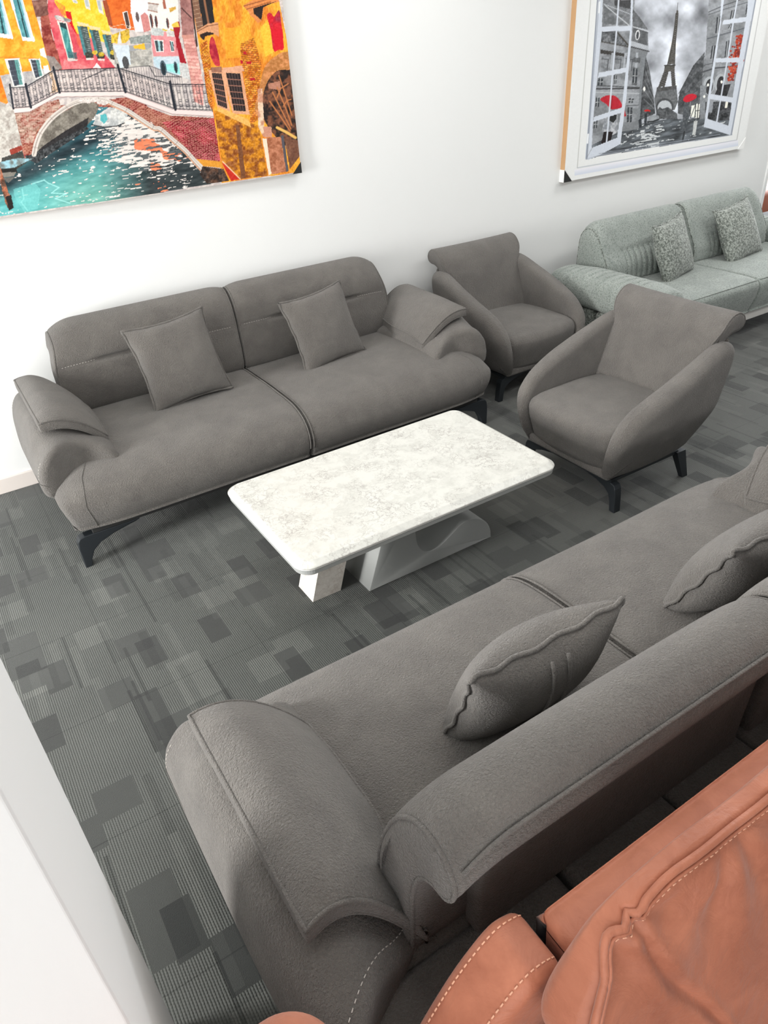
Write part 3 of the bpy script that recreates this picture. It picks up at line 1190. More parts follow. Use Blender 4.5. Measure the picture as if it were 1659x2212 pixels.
# ================================================================== terracotta leather sofa, seen over its back
def build_leather_sofa():
    root = thing('sofa', 'terracotta leather sofa with wrinkled back cushion in the bottom right corner', 'sofa', (1.2, .0, 0))
    Lm = M['leather']
    ox = -1.2                                    # write the parts in room metres, shift to the thing's origin

    def place(v):
        v = np.asarray(v, float).copy()
        v[:, 0] += ox
        return v
    # outer back board with bound edge
    bp = catmull([(.335, .10), (.33, .40), (.325, .70), (.335, .752), (.36, .765), (.40, .757), (.412, .72), (.418, .40), (.42, .10), (.38, .09)], 6)
    v, f = extrude(bp, .470, 2.02, .018, .018, nx=30, seg=4)
    back = MB().add(place(v), f).build('back_frame', Lm, root)
    st = dashes(place(np.array([(.475, .34, .30), (.474, .338, .70), (.476, .345, .752), (.476, .38, .762), (.476, .404, .74), (.476, .412, .40)])), .006, .006, .0013)
    # curved side wing behind the arm
    wp = catmull([(.455, .735), (.43, .757), (.39, .757), (.335, .715), (.285, .655), (.235, .575), (.195, .47), (.175, .33), (.175, .12), (.30, .11), (.40, .12),
                  (.43, .30), (.452, .52), (.463, .66)], 6)
    v, f = extrude(wp, .335, .445, .022, .022, nx=5, seg=5)
    v = np.stack([v[:, 1], v[:, 0], v[:, 2]], 1)
    f = [q[::-1] for q in f]
    wing = MB().add(place(v), f).build('side_wing', Lm, root)
    P = wp[2:44]
    nn = out_normals(wp)[2:44]
    for yy in (.427, .353):
        q = np.stack([P[:, 0] + nn[:, 0] * .0006, np.full(len(P), yy), P[:, 1] + nn[:, 1] * .0006], 1)
        dashes(place(q), .0065, .0045, .0014).build('stitching', M['leather_thread'], wing)
    # loose back cushions
    for k, (xa, xb) in enumerate(((.452, 1.235), (1.24, 2.02))):
        hx = (xb - xa) / 2
        cx_ = (xa + xb) / 2
        v, f = softbox(hx, .095, .285, .055, n=(150, 6, 80), seg=5, puff=(0, .06, .0))

        def fn(v, cx_=cx_, hx=hx, k=k):
            v = v.copy()
            u, b, t = v[:, 0] / hx, v[:, 1] / .095, v[:, 2] / .285
            front = sstep(.0, .9, -b)
            # gathered wrinkles fanning down from the upper corners and the seam
            wr = 0
            for cx0, amp, ph in ((-1.0, 1.0, .3), (-.35, .8, 1.7), (.4, .7, 2.9), (1.0, .9, 4.2)):
                r = np.sqrt((u - cx0) ** 2 + (t - 1.05) ** 2 * .6) + 1e-6
                a = np.arctan2(u - cx0, 1.1 - t)
                wr = wr + amp * np.sin(a * 11 + ph + 2.2 * r) * np.exp(-(r / .55) ** 2) * (1 - np.exp(-(r / .12) ** 2))
            fold = .0105 * wr * (1 - sstep(.84, .98, t)) - .0028 * np.sin(u * 15 + t * 6) * np.exp(-((t + .2) / .5) ** 2)
            # seam running down from the corner
            us = -.86 + .62 * (1 - t) / 2
            fold = fold - .009 * np.exp(-((u - us) / .016) ** 2) + .004 * np.exp(-((np.abs(u - us) - .035) / .02) ** 2)
            v[:, 2] -= .020 * sstep(.75, 1.0, np.abs(u)) * sstep(.5, 1, t)
            v[:, 2] += .008 * np.sin(u * 9 + k) * sstep(.7, 1, t) * .6
            # wedge: thin along the top rim, full at the seat
            z = v[:, 2] + .640
            tp = .19 + .81 * np.clip((1 - t) / 2, 0, 1.1) ** .75
            y = .325 - (.095 - v[:, 1]) * tp - front * fold
            out = .075 * np.exp(-((t - .42) / .36) ** 2) * sstep(.55, 1, -u) * (k == 0)
            return place(np.stack([v[:, 0] + cx_ - out, y, z], 1))
        c = MB().add(v, f).build('back_cushion', Lm, root, fn=fn)
        # raised double welt round the front face, loose at the corner
        tt = np.linspace(-.86, .93, 40)
        uu = np.linspace(-.955, .955, 60)
        rim = [(-.985, q) for q in tt] + [(q, .985) for q in uu] + [(.985, q) for q in tt[::-1]]
        P3 = np.array([(u * hx, -.083 - .006, t * .285) for u, t in rim])
        s = np.linspace(0, 1, len(P3))
        P3[:, 2] += .004 * np.sin(s * 75) * np.exp(-((s - .30) / .10) ** 2)
        P3[:, 1] -= .006 * np.sin(s * 90) * np.exp(-((s - .30) / .09) ** 2)
        # round off the path
        P3 = catmull(P3[::2], 3, False)
        MB().add(*tube(fn(P3), .0065)).build('welt', Lm, c)
        P4 = P3.copy()
        P4[:, 1] -= .011
        P4[:, 0] *= .985
        P4[:, 2] -= .006
        MB().add(*tube(fn(P4), .0035)).build('welt', Lm, c)
        P5 = P4.copy()
        P5[:, 1] -= .003
        P5[:, 2] -= .003
        dashes(fn(P5), .006, .005, .0013).build('stitching', M['leather_thread'], c)
    # seat cushions, arm and base below
    for xa, xb in ((.452, 1.235), (1.24, 2.02)):
        v, f = softbox((xb - xa) / 2, .36, .11, .05, n=(10, 10, 3), seg=4, puff=(0, 0, .03))
        MB().add(place(v + [(xa + xb) / 2, -.25, .345]), f).build('seat_cushion', Lm, root)
    v, f = softbox(.11, .47, .26, .06, n=(4, 14, 6), seg=5, puff=(.015, 0, .02))
    MB().add(place(v + [.325, -.145, .36]), f).build('armrest', Lm, root)
    v, f = softbox(.80, .46, .07, .02, n=(10, 6, 1), seg=2)
    MB().add(place(v + [1.235, -.145, .165]), f).build('base', Lm, root)
    for x in (.5, 1.95):
        for y in (-.52, .26):
            MB().add(*box(x - .02 + ox, x + .02 + ox, y - .02, y + .02, 0, .11, .003)).build('leg', M['legs'], root, smooth=False)
    return root


build_leather_sofa()


def build_leather_chair():
    root = thing('armchair', 'terracotta leather armchair, only the rounded top of its back peeking in at the bottom edge', 'armchair', (-.24, .10, 0))
    Lm = M['leather']
    v, f = softbox(.36, .085, .40, .075, n=(12, 2, 10), seg=6)
    MB().add(v + [0, .295, .497], f).build('backrest', Lm, root)
    v, f = softbox(.26, .27, .10, .05, n=(8, 8, 2), seg=4, puff=(0, 0, .03))
    MB().add(v + [0, -.06, .33], f).build('seat_cushion', Lm, root)
    for sx in (-1, 1):
        v, f = softbox(.05, .29, .24, .045, n=(2, 10, 6), seg=4)
        MB().add(v + [sx * .31, -.07, .37], f).build('armrest', Lm, root)
    for x in (-.28, .28):
        for y in (-.28, .28):
            MB().add(*box(x - .02, x + .02, y - .02, y + .02, 0, .14, .003)).build('leg', M['legs'], root, smooth=False)
    return root


build_leather_chair()


# ================================================================== furniture past the end of the wall
def build_far():
    M['rust'] = plain('rust_brown_leather', srgb(150, 78, 48), 0.5)
    M['charcoal'] = plain('charcoal_fabric', srgb(72, 74, 76), 0.9)
    root = thing('sofa', 'rust brown leather sofa past the end of the white wall, at the right edge', 'sofa', (7.9, 4.95, 0))
    v, f = softbox(.95, .12, .36, .07, n=(12, 3, 6), seg=4, puff=(0, .03, .0))
    MB().add(v + [0, .40, .50], f).build('backrest', M['rust'], root)
    for x in (-.47, .47):
        v, f = softbox(.465, .40, .12, .05, n=(8, 8, 2), seg=4, puff=(0, 0, .03))
        MB().add(v + [x, -.08, .34], f).build('seat_cushion', M['rust'], root)
    for x in (-1.03, 1.03):
        v, f = softbox(.11, .48, .25, .07, n=(3, 8, 4), seg=4)
        MB().add(v + [x, -.0, .36], f).build('armrest', M['rust'], root)
    v, f = softbox(.94, .44, .06, .02, n=(6, 6, 1), seg=2)
    MB().add(v + [0, -.03, .16], f).build('base', M['rust'], root)
    for x in (-.95, .95):
        for y in (-.4, .4):
            MB().add(*box(x - .03, x + .03, y - .03, y + .03, 0, .12, .004)).build('leg', M['legs'], root, smooth=False)
    o = thing('ottoman', 'dark grey ottoman just past the end of the white wall', 'ottoman', (6.86, 4.02, 0))
    v, f = softbox(.32, .28, .13, .04, n=(6, 6, 3), seg=4, puff=(0, 0, .02))
    MB().add(v + [0, 0, .20], f).build('cushion', M['charcoal'], o)
    for x in (-.26, .26):
        for y in (-.22, .22):
            MB().add(*box(x - .02, x + .02, y - .02, y + .02, 0, .08, .003)).build('leg', M['legs'], o, smooth=False)


build_far()


# ================================================================== the two canvas prints on the wall
def pix_of(P):
    q = (np.asarray(P, float) - [0, 0, CAM_H]) @ CM.T
    return q[..., 0] / q[..., 2] * FPX + 829.5, q[..., 1] / q[..., 2] * FPX + 1106.0


def vnoise(x, y, seed, octv=1):
    out = np.zeros(np.shape(x))
    amp, tot = 1.0, 0.0
    for o in range(octv):
        g = np.random.default_rng(seed + o * 17)
        T = g.random((64, 64))
        xi, yi = np.floor(x).astype(int), np.floor(y).astype(int)
        fx, fy = x - xi, y - yi
        fx, fy = fx * fx * (3 - 2 * fx), fy * fy * (3 - 2 * fy)
        a, b = T[xi % 64, yi % 64], T[(xi + 1) % 64, yi % 64]
        c, d = T[xi % 64, (yi + 1) % 64], T[(xi + 1) % 64, (yi + 1) % 64]
        out += amp * ((a * (1 - fx) + b * fx) * (1 - fy) + (c * (1 - fx) + d * fx) * fy)
        tot += amp
        amp *= .5
        x, y = x * 2.03 + 11.3, y * 2.03 + 5.7
    return out / tot


class Print:
    """pigment of a canvas print, one colour per point of a fine flat grid on the canvas face"""
    def __init__(self, x0, x1, z0, z1, Y, step):
        self.x = np.linspace(x0, x1, int((x1 - x0) / step))
        self.z = np.linspace(z0, z1, int((z1 - z0) / step))
        X, Z = np.meshgrid(self.x, self.z)
        self.Y = Y
        self.X, self.Z = X, Z
        self.px, self.py = pix_of(np.stack([X, np.full_like(X, Y), Z], -1))
        self.rgb = np.full(X.shape + (3,), 235.0)

    def win(self, pts, pad=2):
        p = np.asarray(pts, float)
        return (self.px > p[:, 0].min() - pad) & (self.px < p[:, 0].max() + pad) & (self.py > p[:, 1].min() - pad) & (self.py < p[:, 1].max() + pad)

    def inside(self, pts):
        p = np.asarray(pts, float)
        w_ = self.win(p)
        idx = np.nonzero(w_)
        x, y = self.px[idx], self.py[idx]
        c = np.zeros(len(x), bool)
        j = len(p) - 1
        for i in range(len(p)):
            xi, yi, xj, yj = p[i, 0], p[i, 1], p[j, 0], p[j, 1]
            if yi != yj:
                c ^= ((yi > y) != (yj > y)) & (x < (xj - xi) * (y - yi) / (yj - yi) + xi)
            j = i
        return idx[0][c], idx[1][c]

    def paint(self, idx, col, tex=0, ts=.12, seed=1, oct_=3, alpha=1.0, sx=1.0, sy=1.0, col2=None):
        if len(idx[0]) == 0:
            return
        x, y = self.px[idx], self.py[idx]
        c = np.tile(np.array(col, float), (len(x), 1))
        n = vnoise(x * ts * sx + 100, y * ts * sy + 100, seed, oct_)
        if col2 is not None:
            t = np.clip((n - .36) / .28, 0, 1)[:, None]
            c = c * (1 - t) + np.array(col2, float) * t
        if tex:
            n2 = vnoise(x * .35 * sx + 40, y * .35 * sy + 70, seed + 5, 2)
            c += (n2[:, None] - .5) * tex * 2
        self.rgb[idx] = self.rgb[idx] * (1 - alpha) + c * alpha

    def poly(self, pts, col, **k):
        self.paint(self.inside(pts), col, **k)

    def line(self, pts, w_, col, alpha=1.0, **k):
        p = np.asarray(pts, float)
        for a, b in zip(p[:-1], p[1:]):
            d = b - a
            L = np.hypot(*d)
            if L < 1e-6:
                continue
            msk = self.win([a, b], w_ + 1)
            idx = np.nonzero(msk)
            x, y = self.px[idx] - a[0], self.py[idx] - a[1]
            t = np.clip((x * d[0] + y * d[1]) / L ** 2, 0, 1)
            dist = np.hypot(x - t * d[0], y - t * d[1])
            cov = np.clip(w_ / 2 + .5 - dist, 0, 1)[:, None] * alpha
            self.rgb[idx] = self.rgb[idx] * (1 - cov) + np.array(col, float) * cov

    def ell(self, cx_, cy_, rx, ry, col, rot=0.0, **k):
        a = np.linspace(0, 2 * math.pi, 24, endpoint=False)
        c, s = math.cos(rot), math.sin(rot)
        self.poly(np.stack([cx_ + rx * np.cos(a) * c - ry * np.sin(a) * s, cy_ + rx * np.cos(a) * s + ry * np.sin(a) * c], 1), col, **k)

    def bricks(self, idx, mortar, bw, bh, ang, alpha=.6, jit=18, seed=3):
        x, y = self.px[idx], self.py[idx]
        c, s = math.cos(ang), math.sin(ang)
        u, v = x * c + y * s, -x * s + y * c
        v = v + (vnoise(x * .08, y * .08, seed, 1) - .5) * 2
        r = np.floor(v / bh)
        uu = u / bw + .5 * (r % 2)
        g = np.random.default_rng(seed)
        T = g.normal(size=4096)
        k = (r * 57 + np.floor(uu) * 131).astype(int) % 4096
        self.rgb[idx] += (T[k] * jit)[:, None]
        m = ((v / bh) % 1 < .26) | ((uu % 1) < .9 / bw)
        mi = (idx[0][m], idx[1][m])
        self.rgb[mi] = self.rgb[mi] * (1 - alpha) + np.array(mortar, float) * alpha

    def build(self, name, mat, parent, off):
        h, w_ = self.X.shape
        V = np.stack([self.X - off[0], np.full_like(self.X, self.Y - off[1]), self.Z - off[2]], -1).reshape(-1, 3)
        i = np.arange(h - 1)[:, None] * w_ + np.arange(w_ - 1)[None]
        F = np.stack([i, i + 1, i + w_ + 1, i + w_], -1).reshape(-1, 4)
        me = bpy.data.meshes.new(name)
        me.vertices.add(len(V))
        me.vertices.foreach_set('co', V.astype(np.float32).ravel())
        me.loops.add(F.size)
        me.loops.foreach_set('vertex_index', F.astype(np.int32).ravel())
        me.polygons.add(len(F))
        me.polygons.foreach_set('loop_start', np.arange(0, F.size, 4, dtype=np.int32))
        me.update(calc_edges=True)
        c = np.clip(self.rgb / 255, 0, 1)
        lin = np.where(c <= .04045, c / 12.92, ((c + .055) / 1.055) ** 2.4)
        at = me.color_attributes.new('pigment', 'FLOAT_COLOR', 'POINT')
        at.data.foreach_set('color', np.concatenate([lin, np.ones(lin.shape[:2] + (1,))], -1).astype(np.float32).ravel())
        me.materials.append(mat)
        o = bpy.data.objects.new(name, me)
        return link(o, parent)


def print_mat():
    m, nt, b, L = new_mat('canvas_print')
    a = nt.nodes.new('ShaderNodeAttribute')
    a.attribute_name = 'pigment'
    L.new(a.outputs['Color'], b.inputs['Base Color'])
    b.inputs['Roughness'].default_value = 0.75
    b.inputs['Specular IOR Level'].default_value = 0.2
    return m


M['print'] = print_mat()
M['pine'] = plain('bare_pine_edge', srgb(188, 148, 106), 0.6)
M['black_cap'] = plain('black_corner_cap', srgb(34, 34, 34), 0.5)
M['white_cap'] = plain('white_corner_cap', srgb(236, 236, 234), 0.5)


def venice():
    x0, x1, z0, z1 = -.30, 1.922, 1.332, 2.50
    Y = WALL - .040
    root = thing('picture', 'colourful canvas print of a stone footbridge over a turquoise canal, above the grey wall sofa', 'picture', ((x0 + x1) / 2, WALL, z0))
    off = ((x0 + x1) / 2, WALL, z0)
    MB().add(*box(x0 - off[0], x1 - off[0], -.0395, 0, 0, z1 - z0)).build('stretcher_frame', M['pine'], root, smooth=False)
    p = Print(x0, x1, z0, z1, Y, .0026)
    A = lambda q: [(x / 5.027, y / 5.027) for x, y in q]
    B = lambda q: [(320 + x / 5.027, y / 5.027) for x, y in q]
    C = lambda q: [(x / 5.027, 230 + y / 5.027) for x, y in q]
    D = lambda q: [(320 + x / 5.027, 180 + y / 5.027) for x, y in q]
    allidx = np.nonzero(np.ones_like(p.px, bool))
    p.paint(allidx, (206, 196, 190), col2=(180, 170, 168), tex=14)
    # ---- buildings on the left
    orange, ora2 = (226, 138, 34), (238, 170, 60)
    p.poly(A([(-900, -900), (330, -900), (345, 0), (560, 770), (640, 1000), (0, 1100), (-900, 1200)]), orange, col2=ora2, tex=16, ts=.06)
    p.poly(A([(-900, 830), (0, 820), (100, 1120), (-900, 1250)]), (226, 112, 28), col2=(232, 140, 50), tex=12)
    p.poly(A([(0, 820), (330, 770), (500, 740), (570, 880), (560, 1000), (150, 1200), (90, 1130)]), (186, 182, 178), col2=(160, 156, 156), tex=18)
    for q in ([(-120, -120), (20, -40), (140, 400), (-40, 380)], [(90, -60), (230, -60), (378, 440), (240, 420)]):
        p.poly(A(q), (226, 222, 218), tex=8)
        q = np.array(q, float)
        c = q.mean(0)
        qi = c + (q - c) * [.74, .9]
        p.poly(A(qi), (70, 128, 136), col2=(96, 156, 160), tex=12, sx=2)
        p.poly(A([qi[0] * .55 + qi[1] * .45, qi[0] * .4 + qi[1] * .6, qi[3] * .4 + qi[2] * .6, qi[3] * .55 + qi[2] * .45]), (36, 62, 70))
        p.poly(A([qi[0] * .2 + qi[1] * .8, qi[1], qi[2], qi[3] * .2 + qi[2] * .8]), (168, 196, 214))
    p.poly(A([(0, 380), (145, 400), (140, 424), (0, 406)]), (226, 226, 222))
    p.poly(A([(236, 420), (378, 438), (376, 452), (244, 440)]), (226, 226, 222))
    for q in ([(50, 640), (210, 632), (275, 930), (150, 950)], [(310, 640), (430, 636), (480, 830), (380, 860)]):
        p.poly(A(q), (222, 218, 212), tex=8)
        q = np.array(q, float)
        c = q.mean(0)
        qi = c + (q - c) * [.74, .90]
        p.poly(A(qi), (66, 72, 82), tex=14)
        p.poly(A([qi[0] * .4 + qi[1] * .6, qi[1], qi[2], qi[3] * .4 + qi[2] * .6]), (96, 150, 146), tex=12)
        for k in range(1, 5):
            t = k / 5
            p.line(A([qi[0] * (1 - t) + qi[1] * t, qi[3] * (1 - t) + qi[2] * t]), .7, (40, 42, 48), .7)
            p.line(A([qi[0] * (1 - t) + qi[3] * t, qi[1] * (1 - t) + qi[2] * t]), .7, (190, 196, 204), .6)
    p.line(A([(0, 622), (420, 636)]), 1.2, (190, 110, 40))
    for q in ([(430, 530), (480, 520), (506, 636), (440, 600)], [(470, 720), (520, 706), (545, 780), (480, 800)]):
        p.poly(A(q), (226, 222, 216), tex=10)
    # chimney strip and red house
    p.poly(A([(340, -900), (500, -900), (510, 0), (560, 360), (690, 760), (560, 790), (460, 420)]), (122, 48, 42), col2=(160, 88, 74), tex=22, ts=.1)
    p.poly(A([(345, 0), (510, 0), (530, 160), (390, 190)]), (136, 96, 84), col2=(108, 70, 62), tex=20)
    p.poly(A([(500, 600), (590, 620), (680, 740), (560, 790)]), (150, 140, 134), col2=(128, 116, 110), tex=14)
    p.poly(A([(505, -900), (640, -900), (760, 100), (1260, 745), (680, 760), (560, 330), (520, 120)]), (196, 72, 84), col2=(212, 104, 108), tex=14, ts=.09)
    p.poly(A([(600, -900), (1000, -900), (1100, 0), (1200, 330), (1160, 470), (830, 360), (680, 160), (590, 20)]), (230, 186, 44), col2=(236, 200, 74), tex=16, ts=.08)
    p.poly(A([(590, 0), (700, 60), (730, 180), (670, 160)]), (240, 160, 46), col2=(226, 120, 60), tex=12)
    p.poly(A([(710, 120), (770, 130), (790, 260), (860, 420), (800, 330), (740, 230)]), (196, 28, 34), tex=10)
    p.poly(A([(820, 330), (870, 420), (890, 560), (840, 470)]), (222, 120, 60), alpha=.4)
    for q in ([(780, 0), (830, 0), (850, 40), (800, 30)], [(905, -30), (960, -30), (985, 110), (930, 90)], [(1035, -30), (1095, -30), (1125, 160), (1075, 130)]):
        p.poly(A(q), (214, 206, 196), tex=10)
        q = np.array(q, float)
        c = q.mean(0)
        p.poly(A(c + (q - c) * .6), (170, 176, 178), tex=10)
    # balcony window of the red house
    p.poly(A([(620, 225), (725, 240), (820, 650), (735, 640)]), (222, 206, 196), tex=8)
    p.poly(A([(640, 240), (715, 255), (800, 630), (740, 625)]), (60, 128, 128), col2=(92, 156, 152), tex=14, sx=2)
    p.poly(A([(640, 240), (715, 255), (735, 330), (655, 290)]), (36, 56, 58), tex=8)
    p.poly(A([(585, 165), (640, 170), (775, 215), (765, 245), (610, 215)]), (196, 190, 186), col2=(130, 126, 124), tex=20)
    p.poly(A([(735, 560), (830, 570), (840, 640), (745, 632)]), (60, 92, 96), tex=26, alpha=.75)
    p.poly(A([(730, 640), (845, 644), (840, 664), (740, 668)]), (196, 190, 184))
    # the three shuttered windows
    for dx, dy, n in ((0, 0, 0), (130, 40, 1), (270, 90, 2)):
        w0 = 1 - .12 * n
        p.poly(A([(830 + dx, 235 + dy), (970 + dx - 10 * n, 262 + dy), (965 + dx - 10 * n, 290 + dy), (850 + dx, 275 + dy)]), (232, 196, 150), tex=14)
        p.poly(A([(840 + dx, 280 + dy), (945 + dx - 8 * n, 290 + dy), (1010 + dx - 12 * n, 590 + dy * .35), (930 + dx, 600 + dy * .35)]), (72, 84, 84), tex=30)
        p.poly(A([(838 + dx, 280 + dy), (870 + dx, 284 + dy), (945 + dx, 600 + dy * .35), (915 + dx, 600 + dy * .35)]), (70, 120, 124), tex=24)
        for k in range(12):
            t = k / 12
            p.line(A([(905 + dx + 60 * t, 320 + dy + 250 * t), (945 + dx + 56 * t, 312 + dy + 250 * t)]), .8, (206, 206, 196), .7)
        p.poly(A([(930 + dx, 630 + dy * .2), (1020 + dx - 10 * n, 632 + dy * .2), (1012 + dx - 10 * n, 652 + dy * .2), (940 + dx, 652 + dy * .2)]), (206, 200, 194))
        p.poly(A([(920 + dx, 570 + dy * .25), (1015 + dx - 10 * n, 570 + dy * .25), (1015 + dx - 10 * n, 628 + dy * .2), (930 + dx, 628 + dy * .2)]), (56, 58, 52), tex=34)
    for x, y in ((1030, 570), (1100, 590), (1225, 570)):
        p.ell(x / 5.027, y / 5.027, 6, 5, (214, 182, 50), tex=40, alpha=.8)
    p.poly(A([(1010, 740), (1050, 680), (1100, 740)]), (230, 220, 214), tex=10)
    p.poly(A([(690, 640), (880, 700), (1000, 740), (690, 760)]), (226, 150, 146), tex=30, alpha=.5)
    # ---- far houses
    p.poly(A([(1100, -900), (1420, -900), (1420, 0), (1470, 330), (1200, 300), (1150, 60)]), (202, 92, 34), col2=(214, 108, 44), tex=10)
    p.poly(A([(1108, 0), (1160, 0), (1225, 280), (1180, 280)]), (150, 72, 44), tex=8)
    p.poly(A([(1325, 130), (1385, 120), (1425, 310), (1375, 310)]), (222, 210, 200))
    p.poly(A([(1345, 135), (1382, 130), (1410, 300), (1380, 305)]), (76, 62, 58), tex=14)
    p.poly(A([(1400, -900), (1640, -900), (1660, 0), (1660, 330), (1470, 350), (1420, 130)]), (220, 218, 220), tex=8)
    p.poly(B([(0, -900), (300, -900), (330, 250), (330, 340), (0, 340)]), (228, 222, 214), tex=8)
    for bx, by, rx, ry in ((1492, 185, 18, 55), (1640, 200, 16, 50)):
        p.ell(bx / 5.027, by / 5.027, rx / 5.027, ry / 5.027, (96, 82, 80), rot=-.15)
    p.poly(A([(1525, 170), (1570, 135), (1610, 175), (1640, 330), (1560, 350)]), (196, 128, 124), tex=14)
    for bx, by, rx, ry in ((38, 235, 16, 72), (88, 235, 15, 68), (212, 252, 14, 62)):
        p.ell(320 + bx / 5.027, by / 5.027, rx / 5.027, ry / 5.027, (122, 76, 66), rot=-.12)
        p.ell(320 + (bx - 5) / 5.027, by / 5.027, rx * .5 / 5.027, ry * .85 / 5.027, (60, 58, 66), rot=-.12)
    p.poly(B([(0, 30), (110, 45), (100, 130), (0, 105)]), (196, 188, 182), tex=26)
    p.line(B([(0, 32), (112, 48)]), 2, (126, 84, 70))
    p.line(B([(0, 110), (100, 132)]), 2, (146, 100, 86))
    p.poly(B([(155, 0), (180, 0), (200, 95), (170, 95)]), (160, 96, 76))
    p.poly(B([(225, 90), (300, 70), (305, 100), (240, 135)]), (202, 160, 76), tex=30)
    p.poly(B([(0, 370), (330, 330), (345, 610), (60, 610), (30, 430)]), (208, 128, 132), col2=(216, 146, 148), tex=8)
    p.poly(B([(30, 300), (170, 310), (170, 390), (40, 385)]), (186, 190, 188), tex=28)
    p.poly(B([(195, 325), (300, 335), (300, 400), (205, 395)]), (200, 196, 192), tex=28)
    for x in (165, 250):
        p.poly(B([(x - 12, 310), (x + 45, 325), (x + 40, 340), (x - 10, 330)]), (196, 168, 60), tex=30)
    for q in ([(60, 430), (165, 440), (172, 565), (85, 565)], [(230, 440), (275, 445), (285, 560), (250, 560)]):
        p.poly(B(q), (232, 224, 220))
        q = np.array(q, float)
        c = q.mean(0)
        qi = c + (q - c) * [.8, .86]
        p.poly(B(qi), (60, 72, 76), tex=12)
        p.poly(B([qi[0] * .65 + qi[1] * .35, qi[0] * .35 + qi[1] * .65, qi[3] * .35 + qi[2] * .65, qi[3] * .65 + qi[2] * .35]), (148, 186, 190))
    p.poly(B([(55, 620), (340, 612), (350, 820), (200, 790), (60, 720)]), (176, 198, 208), col2=(196, 206, 214), tex=14)
    p.poly(B([(180, 700), (330, 690), (350, 810), (210, 770)]), (146, 212, 208), tex=14)
    for bx, by, rx, ry in ((165, 740, 34, 84), (300, 730, 20, 66)):
        p.ell(320 + bx / 5.027, by / 5.027, rx / 5.027, ry / 5.027, (70, 88, 98), rot=-.15, tex=14)
        p.ell(320 + bx / 5.027, (by + 6) / 5.027, rx * .6 / 5.027, ry * .8 / 5.027, (36, 46, 52), rot=-.15)
    p.poly(B([(265, 270), (335, 230), (350, 300), (310, 560), (300, 430)]), (152, 34, 44), tex=12)
    p.poly(B([(300, 400), (340, 420), (395, 620), (420, 690), (345, 680)]), (156, 30, 42), tex=12)
    p.poly(B([(255, 265), (320, 230), (340, 290), (265, 300)]), (226, 184, 76), tex=26)
    p.poly(B([(340, 690), (430, 690), (470, 870), (370, 840)]), (196, 196, 194), tex=30)
    # garden wall with gate
    p.poly(A([(1225, 500), (1640, 480), (1660, 720), (1300, 740), (1250, 690)]), (182, 178, 170), col2=(154, 152, 146), tex=26)
    p.poly(A([(1400, 500), (1640, 470), (1640, 520), (1400, 560)]), (150, 152, 154), tex=10)
    p.poly(A([(1440, 500), (1570, 470), (1580, 540), (1460, 525)]), (232, 176, 54), tex=10)
    p.poly(A([(1225, 490), (1400, 490), (1420, 700), (1310, 740), (1250, 560)]), (198, 208, 216), tex=14)
    p.ell(1365 / 5.027, 680 / 5.027, 7, 14, (74, 74, 76), rot=-.2, tex=16)
    p.poly(A([(1210, 380), (1400, 310), (1410, 420), (1360, 470), (1210, 470)]), (226, 186, 52), col2=(176, 140, 40), tex=40, alpha=.9)
    p.poly(A([(1280, 420), (1300, 340), (1325, 470), (1275, 480)]), (206, 206, 206), tex=12)
    p.poly(A([(1400, 410), (1640, 370), (1640, 470), (1420, 480)]), (140, 146, 142), tex=40)
    p.line(A([(1180, 300), (1330, 265), (1480, 310)]), 1, (216, 196, 170))
    # pale building behind the right house
    p.poly(B([(290, -900), (450, -900), (480, 0), (500, 380), (600, 900), (480, 900), (370, 400)]), (166, 118, 112), col2=(140, 96, 92), tex=14)
    idx = p.inside(B([(380, 420), (500, 420), (600, 900), (600, 1150), (500, 1100), (460, 860)]))
    p.paint(idx, (214, 150, 142), col2=(226, 172, 160), tex=14)
    p.bricks(idx, (170, 104, 98), 22, 7.5, .05, .5, 14, 9)
    p.line(B([(365, 90), (470, 195)]), 2.2, (58, 40, 38))
    p.poly(B([(360, 380), (490, 376), (500, 420), (380, 425)]), (196, 138, 124), tex=10)
    # ---- bridge parapet, brickwork, arch
    p.poly(A([(560, 760), (1260, 740), (1660, 880), (1900, 1000), (1660, 1150), (1340, 1010), (620, 1010), (330, 1180), (140, 1190), (100, 960), (280, 960)]),
           (206, 190, 184), col2=(186, 172, 168), tex=24, alpha=.75)
    br = p.inside(D([(-1500, 300), (-600, 200), (-100, 130), (0, 260), (240, 350), (720, 375), (800, 850), (560, 820), (-100, 900), (-1400, 900)]))
    p.paint(br, (128, 46, 44), col2=(146, 84, 68), tex=18, ts=.05)
    deep = p.inside(D([(150, 420), (740, 380), (800, 850), (540, 830), (360, 640)]))
    p.paint(deep, (122, 28, 44), col2=(168, 32, 58), tex=16, ts=.05, alpha=.8)
    p.bricks(br, (198, 150, 128), 10, 3.6, .06, .75, 16, 4)
    lb = p.inside(C([(140, 60), (640, -80), (660, 0), (400, 260), (350, 400), (230, 390)]))
    p.paint(lb, (168, 134, 118), col2=(150, 92, 80), tex=18)
    p.bricks(lb, (206, 188, 172), 9, 3.4, -.04, .6, 16, 8)
    # water inside and below the arch
    arch = [(340, 500), (360, 400), (400, 270), (480, 160), (600, 50), (720, -30), (840, -70), (1000, -90), (1130, -80), (1240, -40), (1400, 40), (1660, 200), (1800, 330)]
    water = p.inside(C([(0, 980), (0, 640), (340, 540), (1000, 0), (1400, 20), (1690, 240)]) + D([(0, 390), (220, 600), (420, 760), (640, 980), (860, 1060), (0, 1210)]) + C([(0, 1190)]))
    wx, wy = p.px[water], p.py[water]
    n = vnoise(wx * .05, wy * .16 + wx * .03, 21, 4)
    t1 = np.clip((wx - 40) / 430, 0, 1)
    t2 = np.clip((wy - 300) / 130, 0, 1)
    near = np.array([96, 176, 176])
    mid = np.array([54, 116, 128])
    dark = np.array([52, 60, 62])
